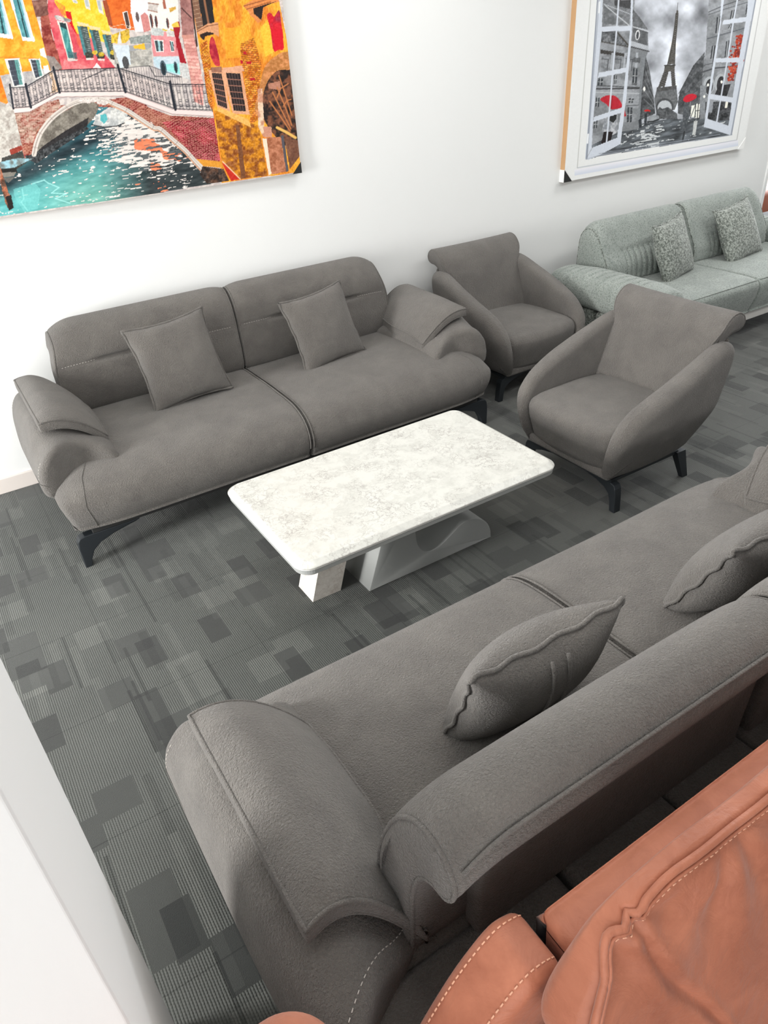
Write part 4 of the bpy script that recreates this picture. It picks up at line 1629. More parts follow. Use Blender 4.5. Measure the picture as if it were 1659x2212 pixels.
    green = np.array([128, 174, 152])
    c = mid * (1 - t2[:, None]) + near * t2[:, None]
    gsel = (np.exp(-((wx - 210) / 110) ** 2) * t2)[:, None]
    c = c * (1 - .6 * gsel) + green * .6 * gsel
    dk = np.clip((wx - 215) / 110, 0, 1)[:, None]
    c = c * (1 - dk) + dark * dk
    sh = np.exp(-((wy - (372 - .52 * (wx - 60))) / 26) ** 2)[:, None] * (wx < 290)[:, None]
    c = c * (1 - .85 * sh) + np.array([34, 40, 46]) * .85 * sh
    c += (n[:, None] - .5) * 60
    p.rgb[water] = c
    # bright ripples reflecting the houses
    rr = vnoise(wx * .07, wy * .36 + wx * .06, 33, 3)
    zone = np.exp(-(((wx - 300) / 92) ** 2 + ((wy - 305 - .28 * (wx - 300)) / 62) ** 2))
    m = rr + .40 * zone > .74
    cols = np.where((vnoise(wx * .03, wy * .05, 40, 2) > .56)[:, None] & (wx > 290)[:, None] & (wy > 300)[:, None], np.array([226, 128, 92]), np.array([216, 208, 202]))
    idx = (water[0][m], water[1][m])
    p.rgb[idx] = cols[m] + (rr[m][:, None] - .6) * 60
    m = (zone > .35) & (rr < .36)
    idx = (water[0][m], water[1][m])
    p.rgb[idx] = (92, 96, 98)
    for q in ([(350, 840), (480, 800), (520, 830), (640, 880), (560, 940), (720, 950), (600, 1000), (760, 1050)], [(240, 900), (260, 1000), (230, 1040), (300, 1130)]):
        p.line(C(q), 2.4, (160, 220, 216), .8)
    p.poly(C([(140, 900), (380, 830), (440, 900), (410, 1110), (260, 1140), (170, 1000)]), (118, 196, 192), alpha=.6, tex=14)
    # dark vault on the far side of the arch
    vault = catmull([(370, 520), (400, 400), (480, 250), (600, 120), (760, 20), (900, -50), (1070, -10), (960, 190), (700, 340), (480, 520)], 5)
    p.poly(C(vault), (104, 98, 90), col2=(132, 126, 116), tex=26, ts=.08)
    p.poly(C([(370, 520), (480, 420), (700, 270), (960, 120), (950, 210), (700, 360), (480, 530), (380, 560)]), (34, 32, 34), tex=12, alpha=.9)
    p.poly(C([(260, 540), (340, 520), (440, 480), (700, 340), (940, 220), (970, 240), (800, 350), (480, 560), (400, 620), (330, 590)]), (58, 60, 62), tex=46)
    # covered boat
    p.poly(C([(1010, 190), (1060, 90), (1180, 10), (1290, 20), (1390, 90), (1340, 180), (1260, 210), (1130, 220), (1050, 210)]), (206, 206, 202), col2=(170, 172, 172), tex=24)
    p.poly(C([(1090, 90), (1150, 80), (1170, 140), (1130, 190), (1090, 150)]), (84, 168, 172), tex=14)
    p.line(C([(1000, 200), (1130, 225), (1270, 212), (1350, 180)]), 2.2, (40, 42, 44))
    # arch stones
    ar = catmull([(c0[0] / 5.027, 230 + c0[1] / 5.027) for c0 in [(370, 520), (395, 400), (450, 270), (560, 130), (700, 20), (840, -50), (1000, -75), (1130, -65), (1260, -10), (1400, 60), (1660, 230)]]
                 + [(320 + x / 5.027, 180 + y / 5.027) for x, y in [(130, 500), (260, 610), (400, 730), (500, 840), (620, 970)]], 6, False)
    p.line(ar, 10.5, (206, 198, 190))
    p.line(ar + [-1.5, 2.5], 1.2, (120, 108, 102), .8)
    p.line(ar + [1.0, -1.8], 1.0, (150, 134, 126), .7)
    p.line(ar[40:] + [-2.5, 3.6], 2.2, (212, 150, 112), .8)
    for k in range(4, len(ar) - 1, 7):
        d = ar[k + 1] - ar[k]
        nrm = np.array([d[1], -d[0]]) / (np.hypot(*d) + 1e-9)
        p.line([ar[k] - nrm * 5, ar[k] + nrm * 5], 1.0, (130, 112, 104), .8)
    # ledge under the railing
    led = [(25, 240), (64, 236), (122, 204), (265, 202), (372, 241), (463, 246)]
    p.line(led, 11, (224, 206, 202))
    p.line([(x, y + 5.6) for x, y in led], 1.2, (120, 92, 88), .8)
    p.line([(x, y - 5.0) for x, y in led], 1.0, (150, 130, 128), .8)
    for x, y in ((178, 216), (190, 218), (205, 216), (216, 220), (225, 222)):
        p.ell(x, y, 8, 5, (206, 196, 190), tex=40)
    # railing: posts, handrail, scrolls
    rail_t = [(22, 190), (56, 188), (116, 152), (255, 147), (368, 182), (450, 183)]
    rail_b = [(28, 233), (66, 230), (128, 198), (270, 197), (378, 235), (460, 238)]
    rt, rb = np.array(rail_t, float), np.array(rail_b, float)

    def along(P, t):
        s = np.concatenate([[0], np.cumsum(np.hypot(*np.diff(P, axis=0).T))])
        return np.array([np.interp(t * s[-1], s, P[:, 0]), np.interp(t * s[-1], s, P[:, 1])])
    ink = (38, 40, 46)
    for k in range(64):
        t = k / 63
        a, b = along(rt, t), along(rb, t)
        p.line([a, b], .9 if k % 4 else 1.3, ink, .85)
        for f_ in (.30, .66, .86):
            c = a * (1 - f_) + b * f_
            ang = np.linspace(0, 5.2, 9)
            rad = 2.6
            s_ = 1 if k % 2 else -1
            p.line(np.stack([c[0] + s_ * rad * np.cos(ang) + s_ * 2.4, c[1] + rad * np.sin(ang)], 1), .8, ink, .8)
    p.line(rt, 2.3, ink)
    p.line(rt + [0, 4], 1.0, ink, .8)
    p.line(rb, 1.6, ink)
    p.line(rb - [0, 7], 1.0, ink, .8)
    for i in range(6):
        p.line([rt[i] - [0.5, 5], rb[i] + [1, 2]], 5.0 if i else 4, (36, 40, 48))
        p.ell(rt[i][0] - .6, rt[i][1] - 6.5, 2.2, 2.6, (40, 42, 48))
    p.line([(180, 172), (228, 150)], 1.6, ink)
    p.line([(322, 142), (335, 165), (392, 166)], 1.6, ink, .9)
    p.line([(258, 148), (322, 142), (390, 166)], 1.3, ink, .8)
    for k in range(26):
        t = k / 25
        a = along(np.array([(262, 150), (322, 144), (392, 166)], float), t)
        p.line([a, a + [3, 24]], .8, ink, .6)
    # left pier and mooring steps
    p.poly(C([(-600, -300), (80, -20), (150, 40), (240, 430), (240, 540), (20, 560), (-600, 700)]), (196, 192, 184), col2=(168, 160, 152), tex=24)
    p.poly(C([(100, 470), (235, 420), (245, 470), (120, 540)]), (146, 62, 50), tex=20)
    p.poly(C([(20, 560), (245, 480), (270, 560), (350, 570), (170, 690), (0, 700)]), (66, 66, 62), tex=20)
    p.poly(C([(-20, 610), (190, 560), (350, 570), (160, 660), (-20, 680)]), (116, 124, 122), col2=(146, 186, 198), tex=18)
    p.poly(C([(0, 680), (180, 670), (190, 720), (60, 760), (0, 740)]), (38, 38, 36), tex=10)
    p.poly(C([(20, 720), (180, 710), (150, 760), (30, 770)]), (126, 122, 114), tex=12)
    p.poly(C([(30, 780), (170, 765), (90, 830)]), (96, 94, 90), tex=12)
    p.poly(C([(-40, 660), (0, 650), (150, 1100), (100, 1130), (60, 1050)]), (84, 60, 48), col2=(176, 108, 80), tex=26)
    p.poly(C([(60, 980), (120, 960), (150, 1100), (100, 1130)]), (38, 34, 32), tex=10)
    p.poly(C([(-600, 640), (0, 640), (0, 1230), (-600, 1300)]), (70, 130, 138), col2=(96, 160, 160), tex=20)
    # ---- ochre house on the right
    oc, oc2 = (214, 126, 40), (230, 164, 52)
    house = p.inside(B([(440, -900), (1400, -900), (1420, 0), (1660, 1200)]) + D([(1660, 960), (800, 1080), (780, 800), (700, 280), (640, 0)]) + B([(560, 560), (470, 0)]))
    p.paint(house, oc, col2=oc2, tex=26, ts=.05, sx=1.4, sy=.6)
    p.poly(B([(820, 300), (1000, 300), (1010, 620), (850, 640)]), (232, 170, 48), tex=24, alpha=.6)
    p.poly(B([(1220, 300), (1330, 180), (1370, 560), (1270, 620)]), (236, 190, 62), tex=24, alpha=.8)
    low = p.inside(D([(720, 290), (1200, 460), (1300, 1000), (1000, 1040), (800, 850)]))
    p.paint(low, (206, 134, 32), col2=(140, 80, 36), tex=36, ts=.11)
    for q, bw, bh in ((B([(1010, 470), (1150, 410), (1230, 700), (1200, 1100), (1180, 1210), (1080, 1210), (1040, 800), (1000, 560)]), 8, 4.6),
                      (B([(560, 470), (640, 440), (680, 700), (700, 1000), (690, 1200), (650, 1100), (600, 760)]), 6, 3.6),
                      (D([(1080, 0), (1190, 0), (1200, 400), (1110, 440)]), 8, 4.4)):
        bi = p.inside(q)
        p.paint(bi, (222, 146, 44), col2=(206, 112, 36), tex=22)
        p.bricks(bi, (104, 52, 30), bw, bh, .10, .75, 16, 12)
    for q in ([(1030, 560), (1060, 555), (1070, 590), (1035, 590)], [(1060, 665), (1120, 665), (1120, 695), (1070, 695)], [(1100, 845), (1160, 845), (1165, 870), (1110, 875)], [(1000, 655), (1030, 655), (1030, 690), (1005, 690)]):
        p.poly(B(q), (176, 30, 40), tex=10)
    red = catmull([(1290, 170), (1330, 140), (1370, 180), (1420, 110), (1440, 200), (1470, 520), (1420, 540), (1370, 560), (1345, 470), (1330, 330)], 4)
    p.poly(B(red), (150, 40, 62), col2=(204, 32, 46), tex=18, ts=.05)
    p.poly(B([(1340, 330), (1460, 310), (1475, 525), (1380, 550)]), (206, 26, 42), tex=8)
    red = catmull([(680, 410), (710, 410), (740, 500), (770, 620), (780, 710), (735, 715), (700, 660), (670, 580), (665, 480)], 4)
    p.poly(B(red), (158, 32, 52), col2=(190, 58, 62), tex=14)
    # tall window and its sill
    p.poly(B([(470, 0), (540, -20), (600, 290), (530, 330)]), (126, 92, 74), tex=12)
    for k in range(7):
        p.line(B([(478 + 8 * k, 20 + 45 * k), (545 + 8 * k, 5 + 45 * k)]), 1, (206, 180, 150), .7)
    p.poly(B([(540, -30), (690, -30), (720, 240), (600, 290)]), (38, 36, 36), tex=8)
    p.line(B([(610, 0), (655, 250)]), 4.5, (140, 96, 70))
    p.line(B([(470, 0), (530, 500)]), 3.2, (52, 36, 32))
    p.poly(B([(525, 335), (640, 260), (755, 240), (765, 300), (770, 400), (720, 370), (620, 390), (590, 430), (560, 380)]), (206, 148, 108), tex=16)
    p.poly(B([(560, 375), (640, 345), (700, 355), (720, 370), (620, 395), (610, 440), (570, 410)]), (46, 34, 32), tex=8)
    p.line(B([(530, 345), (640, 285), (760, 262)]), 1.6, (110, 66, 44))
    # cornice top right
    p.poly(B([(1030, 60), (1240, -60), (1420, -40), (1420, 20), (1260, 60), (1230, 230), (1190, 250), (1140, 190), (1110, 170), (1090, 130)]), (212, 132, 74), tex=16)
    p.poly(B([(1140, 90), (1400, 10), (1250, 80), (1230, 220), (1150, 150)]), (44, 34, 32), tex=10)
    p.line(B([(1040, 66), (1300, -10)]), 1.6, (126, 66, 38))
    p.line(B([(1070, 100), (1330, 20)]), 1.6, (126, 66, 38))
    # barred windows
    for q in ([(690, 790), (800, 800), (860, 1180), (760, 1140)], [(845, 790), (1000, 800), (1060, 1210), (930, 1200)]):
        q = np.array(q, float)
        c = q.mean(0)
        p.poly(B(c + (q - c) * [1.42, 1.17]), (214, 158, 122), tex=16)
        p.poly(B(q), (42, 34, 34), tex=8)
        for k in range(1, 5):
            t = k / 5
            p.line(B([q[0] * (1 - t) + q[1] * t, q[3] * (1 - t) + q[2] * t]), 1.3, (92, 74, 70))
        for k in range(1, 6):
            t = k / 6
            p.line(B([q[0] * (1 - t) + q[3] * t, q[1] * (1 - t) + q[2] * t]), 1.5, (176, 120, 100))
    p.poly(B([(680, 730), (800, 725), (800, 785), (690, 785)]), (150, 104, 84), tex=14)
    p.poly(B([(805, 735), (1020, 715), (1045, 770), (820, 790)]), (214, 160, 130), tex=14)
    p.poly(D([(750, 250), (1090, 390), (1120, 480), (890, 370), (750, 300)]), (226, 172, 92), tex=20)
    # arched door on the right edge
    door = catmull([(1240, 1250), (1245, 1050), (1300, 880), (1400, 770), (1510, 760), (1600, 800), (1700, 1300), (1700, 1700), (1400, 1500)], 4)
    dd = catmull([(1180, 1250), (1200, 1000), (1260, 740), (1370, 620), (1500, 560), (1620, 640), (1700, 1300), (1560, 1500)], 4)
    p.poly(B(dd), (176, 116, 64), col2=(206, 138, 86), tex=22)
    p.poly(B(door), (40, 32, 30), col2=(120, 76, 56), tex=14)
    p.poly(B([(1300, 910), (1430, 880), (1440, 980), (1310, 960)]), (176, 122, 100), tex=14)
    for q in ([(1420, 820), (1480, 1000), (1560, 1250)], [(1400, 950), (1500, 1190), (1560, 1360)], [(1350, 1000), (1460, 1220), (1550, 1400)], [(1320, 1100), (1440, 1270), (1540, 1420)],
              [(1400, 1060), (1440, 960), (1520, 910)], [(1470, 1150), (1510, 1090), (1550, 1080)]):
        p.line(B(q), 2.6, (186, 116, 70))
    p.poly(D([(1190, 60), (1240, 60), (1260, 470), (1340, 480), (1345, 580), (1250, 580), (1195, 470)]), (224, 196, 168), col2=(196, 140, 112), tex=18)
    p.poly(D([(1250, 470), (1335, 470), (1345, 585), (1260, 585)]), (196, 140, 116), tex=14)
    p.poly(D([(1240, 600), (1290, 600), (1340, 980), (1310, 1000)]), (232, 214, 190), tex=10)
    p.poly(D([(1285, 590), (1440, 580), (1500, 960), (1340, 990)]), (186, 122, 92), col2=(156, 96, 68), tex=22)
    p.poly(D([(1440, 570), (1470, 560), (1525, 950), (1500, 965)]), (84, 82, 88))
    p.poly(D([(1480, 600), (1640, 620), (1640, 800), (1540, 930)]), (128, 88, 68), col2=(106, 70, 54), tex=14)
    p.line(D([(1400, 480), (1500, 530), (1600, 590)]), 6, (222, 176, 96))
    p.poly(D([(950, 460), (990, 450), (1060, 1030), (1010, 1040)]), (118, 74, 48), tex=16)
    # foot of the bridge
    p.poly(D([(520, 820), (800, 850), (810, 920), (600, 900)]), (214, 146, 52), tex=14)
    p.poly(D([(590, 900), (820, 930), (880, 1060), (640, 1090), (560, 990)]), (52, 42, 38), col2=(96, 70, 56), tex=30)
    p.poly(D([(800, 860), (840, 880), (1000, 1040), (900, 1060)]), (190, 46, 34), tex=16)
    p.line(D([(810, 850), (1000, 1040)]), 2.2, (232, 196, 160))
    p.build('printed_canvas', M['print'], root, off)
    # protective corner cap
    s = .052
    P = np.array([(x1 + .003, z0 - .002), (x1 + .003, z0 + s), (x1 - s, z0 - .002)])
    v = [(a - off[0], -.0430, b - off[2]) for a, b in P] + [(a - off[0], -.0402, b - off[2]) for a, b in P]
    mesh_obj('corner_cap', np.array(v), [(0, 1, 2), (5, 4, 3), (0, 3, 4, 1), (1, 4, 5, 2), (2, 5, 3, 0)], M['black_cap'], root, smooth=False)


def paris():
    x0, x1, z0, z1 = 3.905, 5.862, 1.028, 2.55
    TH = .042
    Y = WALL - TH
    root = thing('picture', 'black and white canvas print of a rainy street seen through an open window', 'picture', ((x0 + x1) / 2, WALL, z0))
    off = ((x0 + x1) / 2, WALL, z0)
    MB().add(*box(x0 - off[0], x1 - off[0], -TH + .0004, 0, 0, z1 - z0)).build('stretcher_frame', M['pine'], root, smooth=False)
    p = Print(x0, x1, z0, z1, Y, .0038)
    A = lambda q: [(1210 + x / 7.213, y / 7.213) for x, y in q]
    B = lambda q: [(1420 + x / 6.941, y / 6.941) for x, y in q]
    C = lambda q: [(1210 + x / 7.213, 180 + y / 7.213) for x, y in q]
    D = lambda q: [(1420 + x / 6.941, 160 + y / 6.941) for x, y in q]
    O = lambda q: [(1180 + x / 3.463, y / 3.463) for x, y in q]     # coarse view of the whole print
    allidx = np.nonzero(np.ones_like(p.px, bool))
    p.paint(allidx, (232, 233, 232), tex=2)
    # sky in the opening
    view = p.inside(O([(390, -500), (1570, -500), (1560, 0), (1380, 1010), (390, 1170), (300, 1190), (390, 0)]))
    x, y = p.px[view], p.py[view]
    n = vnoise(x * .022 + 3, y * .022, 51, 5)
    n2 = vnoise(x * .05, y * .05 + 9, 57, 4)
    g = 188 + (n - .5) * 140 + (n2 - .5) * 60
    g += 46 * np.exp(-(((x - 1487) / 22) ** 2 + ((y - 30) / 40) ** 2)) - 62 * np.exp(-(((x - 1522) / 18) ** 2 + ((y - 28) / 30) ** 2)) - 30 * np.exp(-(((x - 1390) / 22) ** 2 + ((y - 40) / 25) ** 2))
    p.rgb[view] = np.clip(np.stack([g * .97, g * .99, g * 1.03], 1), 60, 240)

    def ink(q, base, var=20, **k):
        p.poly(q, (base * .98, base, base * 1.03), col2=(base * .98 - var, base - var, base * 1.02 - var), tex=k.pop('tex', 14), **k)
    # street
    st = p.inside(O([(330, 1190), (340, 1010), (560, 980), (700, 930), (900, 890), (1080, 890), (1380, 860), (1390, 1010), (390, 1170)]))
    x, y = p.px[st], p.py[st]
    n = vnoise(x * .05, y * .22 + x * .05, 61, 4)
    g = 92 + (n - .5) * 120
    p.rgb[st] = np.stack([g * .95, g, g * 1.05], 1)
    m = vnoise(x * .09, y * .35 + x * .05, 64, 3) + .22 * np.exp(-((x - 1400) / 40) ** 2) * (y > 265) > .76
    p.rgb[st[0][m], st[1][m]] = (204, 208, 210)
    # left building
    ink(O([(400, -500), (660, -500), (660, 200), (760, 240), (765, 380), (745, 430), (700, 960), (540, 990), (330, 1090), (390, 200)]), 158, 30, ts=.05)
    ink(O([(430, 0), (640, 0), (620, 190), (430, 180)]), 134, 26)
    ink(O([(640, 60), (700, 130), (760, 220), (650, 200)]), 116, 20)
    ink(O([(650, 205), (762, 240), (755, 345), (640, 310)]), 112, 22)
    p.poly(O([(634, 305), (765, 345), (766, 380), (634, 345)]), (176, 180, 186), tex=14)
    p.line(O([(634, 350), (768, 384)]), 2.6, (66, 66, 68))
    p.line(O([(650, 200), (765, 236)]), 1.6, (206, 210, 214))
    p.line(O([(440, 40), (620, 190)]), 1.6, (216, 220, 224))
    p.line(O([(430, 30), (640, 110)]), 1.4, (196, 200, 206))
    p.poly(O([(510, 0), (640, 0), (640, 70), (510, 40)]), (70, 70, 72), tex=12)
    p.ell(1180 + 683 / 3.463, 262 / 3.463, 5, 11, (214, 216, 218), rot=.1)
    p.ell(1180 + 683 / 3.463, 265 / 3.463, 3, 8.5, (70, 72, 76), rot=.1)
    ink(O([(410, 240), (530, 230), (600, 330), (600, 345), (410, 310)]), 126, 50, tex=34)
    p.line(O([(530, 240), (615, 340)]), 3.2, (70, 66, 60))
    p.line(O([(405, 310), (610, 350)]), 2.4, (76, 74, 70))
    p.poly(O([(405, 370), (610, 405), (600, 425), (405, 400)]), (66, 64, 62), tex=10)
    for xx in (410, 505, 590):
        p.poly(O([(xx + 80, 395), (xx + 100, 395), (xx + 88, 520), (xx + 68, 520)]), (168, 172, 178), tex=10)
        ink(O([(xx + 5, 420), (xx + 60, 425), (xx + 48, 530), (xx, 535)]), 150, 30)
        p.line(O([(xx + 5, 440), (xx + 55, 445), (xx + 45, 530)]), 1.4, (66, 68, 72))
    # windows of the corner facade
    for (a, b, c_, d) in ((652, 430, 706, 470), (648, 505, 684, 640)):
        ink(O([(a, b), (c_, b + 4), (c_ - 6, d), (a - 8, d - 4)]), 108, 20)
    for (a, b, c_, d) in ((650, 515, 682, 620), (390, 585, 425, 640), (510, 560, 530, 630), (620, 735, 655, 770), (608, 800, 645, 915), (372, 730, 400, 800), (360, 900, 385, 960)):
        p.poly(O([(a, b), (c_, b + 3), (c_ - 6, d), (a - 6, d - 2)]), (62, 66, 70), tex=16)
        p.line(O([((a + c_) / 2, b), ((a + c_) / 2 - 6, d)]), 1.1, (206, 208, 210))
        p.line(O([(a - 3, (b + d) / 2), (c_ - 3, (b + d) / 2)]), 1.1, (206, 208, 210))
    p.line(O([(385, 640), (700, 655)]), 2.2, (80, 82, 84))
    p.line(O([(375, 665), (720, 660)]), 3.0, (60, 60, 62))
    p.line(O([(370, 690), (715, 700)]), 1.4, (196, 200, 204))
    p.line(O([(600, 790), (705, 785)]), 1.6, (84, 86, 90))
    for k in range(10):
        p.line(O([(600 - 3 * k, 720 + 26 * k), (705 - 4 * k, 715 + 25 * k)]), .9, (126, 130, 134), .6)
    p.poly(O([(716, 390), (745, 430), (700, 960), (680, 960)]), (126, 130, 134), tex=14)
    # receding row left of the tower
    ink(O([(745, 420), (775, 540), (808, 760), (815, 850), (700, 900), (718, 640)]), 96, 30, tex=20)
    for k in range(5):
        p.line(O([(745 - 4 * k, 460 + 70 * k), (806, 700 + 28 * k)]), 1.2, (150, 154, 158), .7)
    p.ell(1180 + 733 / 3.463, 665 / 3.463, 2.6, 5, (240, 240, 236))
    # right buildings
    ink(O([(1230, -300), (1640, -300), (1560, 0), (1390, 860), (1150, 890), (1150, 540), (1190, 420), (1210, 100)]), 156, 26, ts=.05)
    ink(O([(1185, 390), (1170, 540), (1150, 890), (985, 850), (985, 760), (1000, 680), (1100, 490)]), 104, 30, tex=22)
    for k in range(5):
        p.line(O([(1185, 420 + 70 * k), (990, 700 + 28 * k)]), 1.3, (66, 70, 74), .7)
    p.line(O([(1215, 90), (1330, 40), (1480, -10)]), 1.6, (76, 78, 82))
    p.line(O([(1205, 290), (1330, 255), (1520, 200)]), 2.2, (92, 96, 102))
    p.line(O([(1215, 110), (1330, 70), (1560, 0)]), 1.8, (100, 104, 108))
    p.line(O([(1150, 545), (1260, 510), (1460, 490)]), 3.0, (74, 76, 80))
    p.line(O([(1170, 490), (1260, 470)]), 1.2, (70, 72, 76))
    for (a, b, c_, d) in ((1275, 130, 1308, 250), (1385, 80, 1412, 140), (1500, 30, 1525, 110), (1238, 345, 1268, 440), (1345, 310, 1372, 430), (1250, 420, 1268, 500), (1370, 190, 1392, 215)):
        p.poly(O([(a, b), (c_, b - 8), (c_ - 14, d - 4), (a - 12, d)]), (70, 72, 76), tex=14)
        p.line(O([((a + c_) / 2, b), ((a + c_) / 2 - 13, d)]), 1.3, (204, 208, 210))
    for cx_, cy_ in ((1215, 640), (1300, 620)):
        p.ell(1180 + cx_ / 3.463, cy_ / 3.463, 12, 20, (176, 180, 184), rot=.15)
        p.ell(1180 + (cx_ + 4) / 3.463, (cy_ + 8) / 3.463, 8, 17, (56, 56, 58), rot=.15, tex=12)
    p.poly(O([(1290, 640), (1380, 630), (1350, 720), (1260, 710)]), (50, 50, 52), tex=20)
    p.poly(O([(1150, 640), (1200, 640), (1180, 850), (1150, 860)]), (136, 140, 144), tex=18)
    for cx_, cy_ in ((1210, 636), (1312, 612), (1182, 722)):
        p.ell(1180 + cx_ / 3.463, cy_ / 3.463, 2.4, 3.4, (240, 240, 234))
    ink(O([(1190, 760), (1400, 760), (1385, 900), (1190, 900)]), 84, 34, tex=30)
    p.poly(O([(1200, 760), (1250, 760), (1240, 840), (1195, 840)]), (150, 154, 160), tex=14)
    p.poly(O([(1342, 762), (1362, 760), (1352, 808), (1334, 806)]), (238, 236, 224))
    # red foliage seen through the right panes
    for k in range(170):
        t = rng.random()
        a = (1455 - 75 * t + rng.normal() * (10 + 16 * min(t, 1 - t) * 2), 262 + 345 * t)
        cc = [(150, 56, 46), (176, 64, 44), (122, 46, 42), (196, 82, 56)][rng.integers(4)]
        p.ell(1180 + a[0] / 3.463, a[1] / 3.463, 2.6, 2.2, cc, tex=20)
    # lattice tower
    tw = (78, 74, 68)
    p.line(O([(984, 20), (980, 75)]), 1.1, (92, 92, 92))
    p.poly(O([(974, 75), (987, 75), (988, 100), (972, 100)]), tw)
    tL = [(970, 100), (960, 200), (940, 330), (908, 480)]
    tR = [(986, 100), (978, 200), (966, 330), (960, 480)]
    p.poly(O(tL + tR[::-1]), (104, 102, 98), tex=30)
    for k in range(26):
        t = k / 25
        a = np.array([np.interp(t, [0, .26, .6, 1], [q[0] for q in tL]), 100 + 380 * t])
        b = np.array([np.interp(t, [0, .26, .6, 1], [q[0] for q in tR]), 100 + 380 * t])
        b2 = b + [0, 14]
        p.line(O([a, b2]), .9, (54, 52, 48), .8)
        p.line(O([b, a + [0, 14]]), .9, (54, 52, 48), .8)
    p.line(O(tL), 1.5, (66, 62, 58))
    p.line(O(tR), 1.5, (66, 62, 58))
    p.poly(O([(886, 485), (962, 485), (960, 535), (880, 535)]), (86, 84, 80), tex=20)
    p.line(O([(884, 490), (964, 488)]), 2.2, (56, 54, 52))
    for (a, b, c_, d) in (((880, 535), (915, 535), (885, 650), (838, 650)), ((932, 535), (960, 535), (968, 640), (940, 645))):
        p.poly(O([a, b, c_, d]), (96, 94, 92), tex=26)
        for k in range(7):
            t, t2 = k / 7, (k + 1) / 7
            q = lambda u, v: np.array(a) * (1 - u) * (1 - v) + np.array(b) * u * (1 - v) + np.array(c_) * u * v + np.array(d) * (1 - u) * v
            p.line(O([q(0, t), q(1, t2)]), .9, (52, 50, 48), .8)
            p.line(O([q(1, t), q(0, t2)]), .9, (52, 50, 48), .8)
    p.poly(O([(826, 655), (975, 640), (976, 670), (824, 685)]), (84, 84, 84), tex=20)
    p.poly(O([(822, 685), (976, 668), (985, 760), (960, 820), (930, 830), (820, 830), (808, 740)]), (106, 108, 110), tex=24)
    p.ell(1180 + 886 / 3.463, 800 / 3.463, 19, 19, (74, 76, 78))
    p.ell(1180 + 886 / 3.463, 806 / 3.463, 15.5, 16, (186, 190, 194), tex=8)
    ink(O([(824, 830), (850, 800), (870, 815), (910, 800), (950, 830), (980, 850), (980, 890), (820, 890)]), 100, 30, tex=26)
    # car, walkers, red umbrellas
    p.poly(O([(762, 880), (790, 860), (840, 864), (845, 890), (770, 920), (756, 905)]), (150, 154, 158), tex=26)
    p.line(O([(758, 912), (800, 908), (842, 892)]), 3, (46, 48, 50))
    for q in ([(690, 900), (712, 880), (716, 960), (695, 960)], [(735, 845), (755, 850), (750, 940), (732, 940)]):
        p.poly(O(q), (56, 60, 64), tex=26)
    p.poly(O(catmull([(732, 832), (742, 820), (760, 818), (776, 826), (776, 833)], 4)), (196, 40, 40))
    p.poly(O([(1030, 765), (1060, 770), (1075, 860), (1060, 900), (1040, 990), (1020, 985), (1020, 890)]), (86, 90, 94), tex=26)
    p.line(O([(1078, 765), (1076, 800)]), 1.4, (150, 152, 154))
    p.poly(O(catmull([(1024, 745), (1045, 715), (1085, 702), (1118, 708), (1126, 725), (1105, 745), (1060, 764), (1034, 760)], 4)), (196, 38, 54), tex=10)
    p.line(O([(1033, 985), (1020, 1050)]), 3.5, (44, 46, 48), .8)
    p.poly(O([(1086, 792), (1115, 788), (1108, 876), (1078, 876)]), (238, 238, 228))
    p.poly(O([(1122, 778), (1150, 775), (1142, 882), (1116, 886)]), (238, 238, 228))
    p.line(O([(1138, 778), (1130, 884)]), 1.6, (40, 40, 42))
    p.line(O([(1120, 830), (1148, 826)]), 1.6, (40, 40, 42))
    p.line(O([(1120, 774), (1078, 884), (1140, 890)]), 1.2, (44, 46, 48))
    p.poly(O([(1105, 905), (1132, 905), (1115, 1010), (1092, 1010)]), (214, 216, 214), tex=22, alpha=.85)
    p.poly(O([(435, 890), (470, 860), (530, 850), (535, 980), (500, 1010), (415, 985)]), (190, 192, 196), col2=(140, 144, 150), tex=24)
    p.poly(O([(480, 840), (530, 830), (525, 890), (500, 920), (470, 900)]), (44, 46, 46))
    p.poly(O([(430, 985), (500, 985), (480, 1060), (410, 1080)]), (36, 30, 30))
    p.poly(O(catmull([(404, 747), (430, 722), (470, 712), (520, 720), (556, 760), (566, 800), (520, 815), (480, 815), (450, 780)], 4)), (178, 38, 52), col2=(192, 44, 58), tex=10)
    p.poly(O([(583, 800), (598, 870), (580, 872), (575, 830)]), (176, 44, 48))
    p.line(O([(494, 720), (486, 815)]), 1.2, (120, 26, 36))
    # painted window frame and casements
    fr, fr2 = (206, 212, 222), (182, 188, 200)
    p.poly(O([(390, -500), (440, -500), (415, 240), (350, 900), (340, 1110), (290, 1195), (390, 30)]), fr, tex=5)
    p.poly(O([(640, -500), (668, -500), (640, 250), (600, 720), (555, 1080), (530, 1020), (565, 800), (610, 400), (630, 180)]), fr, tex=5)
    p.poly(O([(300, 1195), (345, 1105), (555, 1020), (553, 1078), (400, 1160), (318, 1195)]), fr, tex=5)
    p.poly(O([(412, 200), (635, 192), (632, 230), (410, 236)]), fr, tex=5)
    p.poly(O([(392, 545), (606, 503), (602, 540), (386, 582)]), fr, tex=5)
    p.poly(O([(358, 875), (575, 802), (572, 840), (350, 912)]), fr, tex=5)
    p.line(O([(546, -60), (525, 240), (497, 540), (470, 860), (448, 1095)]), 3.4, fr)
    p.line(O([(384, 0), (300, 1190)]), 2.6, (140, 146, 158))
    p.line(O([(396, 0), (306, 1190)]), 1.0, (120, 126, 138), .8)
    for (a, b, d) in ((400, 15, 95), (314, 1005, 1070)):
        p.line(O([(a, b), (a - 6, d)]), 3.2, (240, 242, 244))
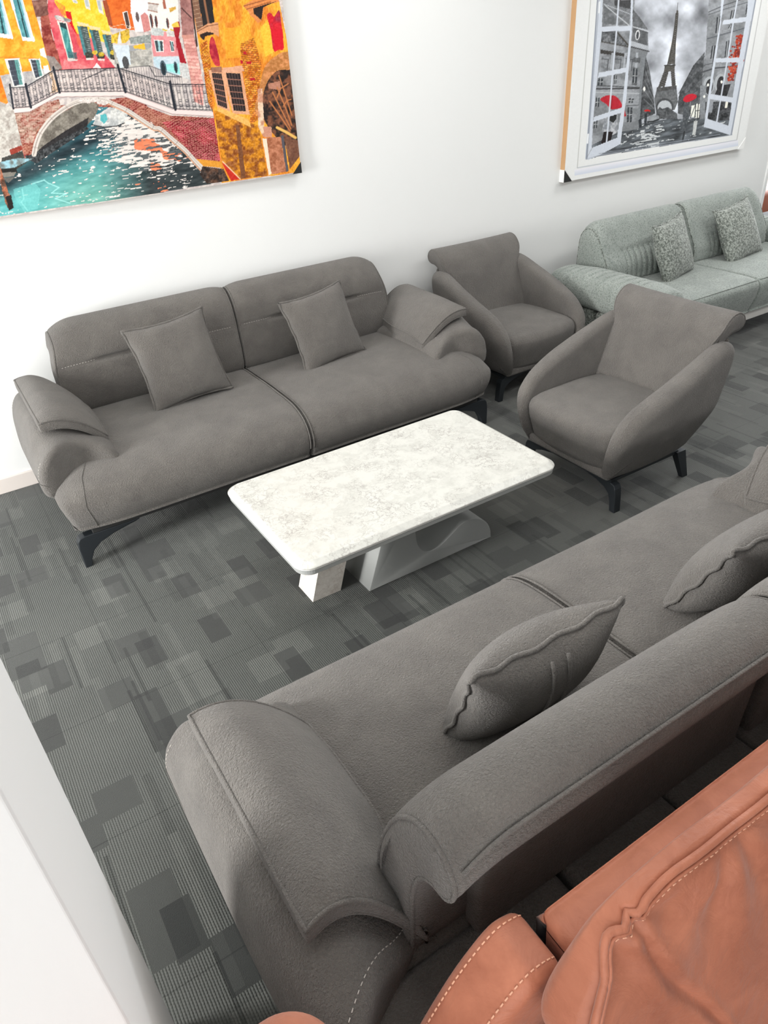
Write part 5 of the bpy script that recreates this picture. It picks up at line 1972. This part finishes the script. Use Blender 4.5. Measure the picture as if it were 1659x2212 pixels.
    p.poly(O([(1340, -500), (1390, -500), (1330, 0), (1270, 440), (1225, 740), (1205, 890), (1178, 950), (1200, 800), (1240, 520), (1300, 150)]), fr, tex=5)
    p.poly(O([(1540, -500), (1620, -500), (1568, 0), (1520, 200), (1450, 600), (1380, 1010), (1362, 940), (1420, 560), (1500, 120)]), fr, tex=5)
    p.poly(O([(1178, 950), (1205, 888), (1368, 942), (1378, 1012), (1250, 970)]), fr, tex=5)
    p.poly(O([(1325, 152), (1520, 122), (1514, 160), (1318, 184)]), fr, tex=5)
    p.poly(O([(1272, 436), (1458, 430), (1450, 468), (1266, 466)]), fr, tex=5)
    p.poly(O([(1226, 702), (1412, 732), (1402, 770), (1220, 740)]), fr, tex=5)
    p.line(O([(1440, -60), (1400, 160), (1355, 450), (1305, 740), (1272, 930)]), 3.2, fr)
    p.line(O([(1566, 0), (1384, 1008)]), 2.6, (146, 152, 164))
    # mouldings of the frame
    for a in ([(332, 0), (232, 1255)],):
        p.line(O(a), 1.3, (176, 176, 172))
    p.line(O([(232, 1256), (1425, 1048)]), 1.4, (168, 174, 184))
    p.line(O([(1425, 1048), (1610, 0)]), 1.6, (186, 186, 186))
    p.line(O([(300, 1192), (400, 1160), (1390, 1010)]), 1.3, (172, 178, 188))
    p.line(O([(395, 1150), (1300, 1005)]), 1.3, (150, 156, 166))
    for k in range(7):
        p.line(O([(215, 1310 - 6 * k), (1432, 1088 - 6 * k)]), 2.2, (228 - abs(k - 1) * -1 - 4 * (6 - k) * .9, 232 - 3.2 * (6 - k), 240 - 2.2 * (6 - k)), .85)
    p.build('printed_canvas', M['print'], root, off)
    s = .075

    def cap(xc, sx, mat, nm):
        P = np.array([(xc, z0 - .003), (xc, z0 + s), (xc - sx * s, z0 - .003)])
        if sx < 0:
            P = P[::-1]
        v = [(a - off[0], -TH - .003, b - off[2]) for a, b in P] + [(a - off[0], -TH - .0004, b - off[2]) for a, b in P]
        mesh_obj(nm, np.array(v), [(0, 1, 2), (5, 4, 3), (0, 3, 4, 1), (1, 4, 5, 2), (2, 5, 3, 0)], mat, root, smooth=False)
    cap(x0 - .002, -1, M['black_cap'], 'corner_cap')
    cap(x1 + .002, 1, M['white_cap'], 'corner_cap')
    MB().add(*box(x0 - .004 - off[0], x0 - .0004 - off[0], -TH, 0, -.003, s)).build('corner_cap_side', M['white_cap'], root, smooth=False)


venice()
paris()
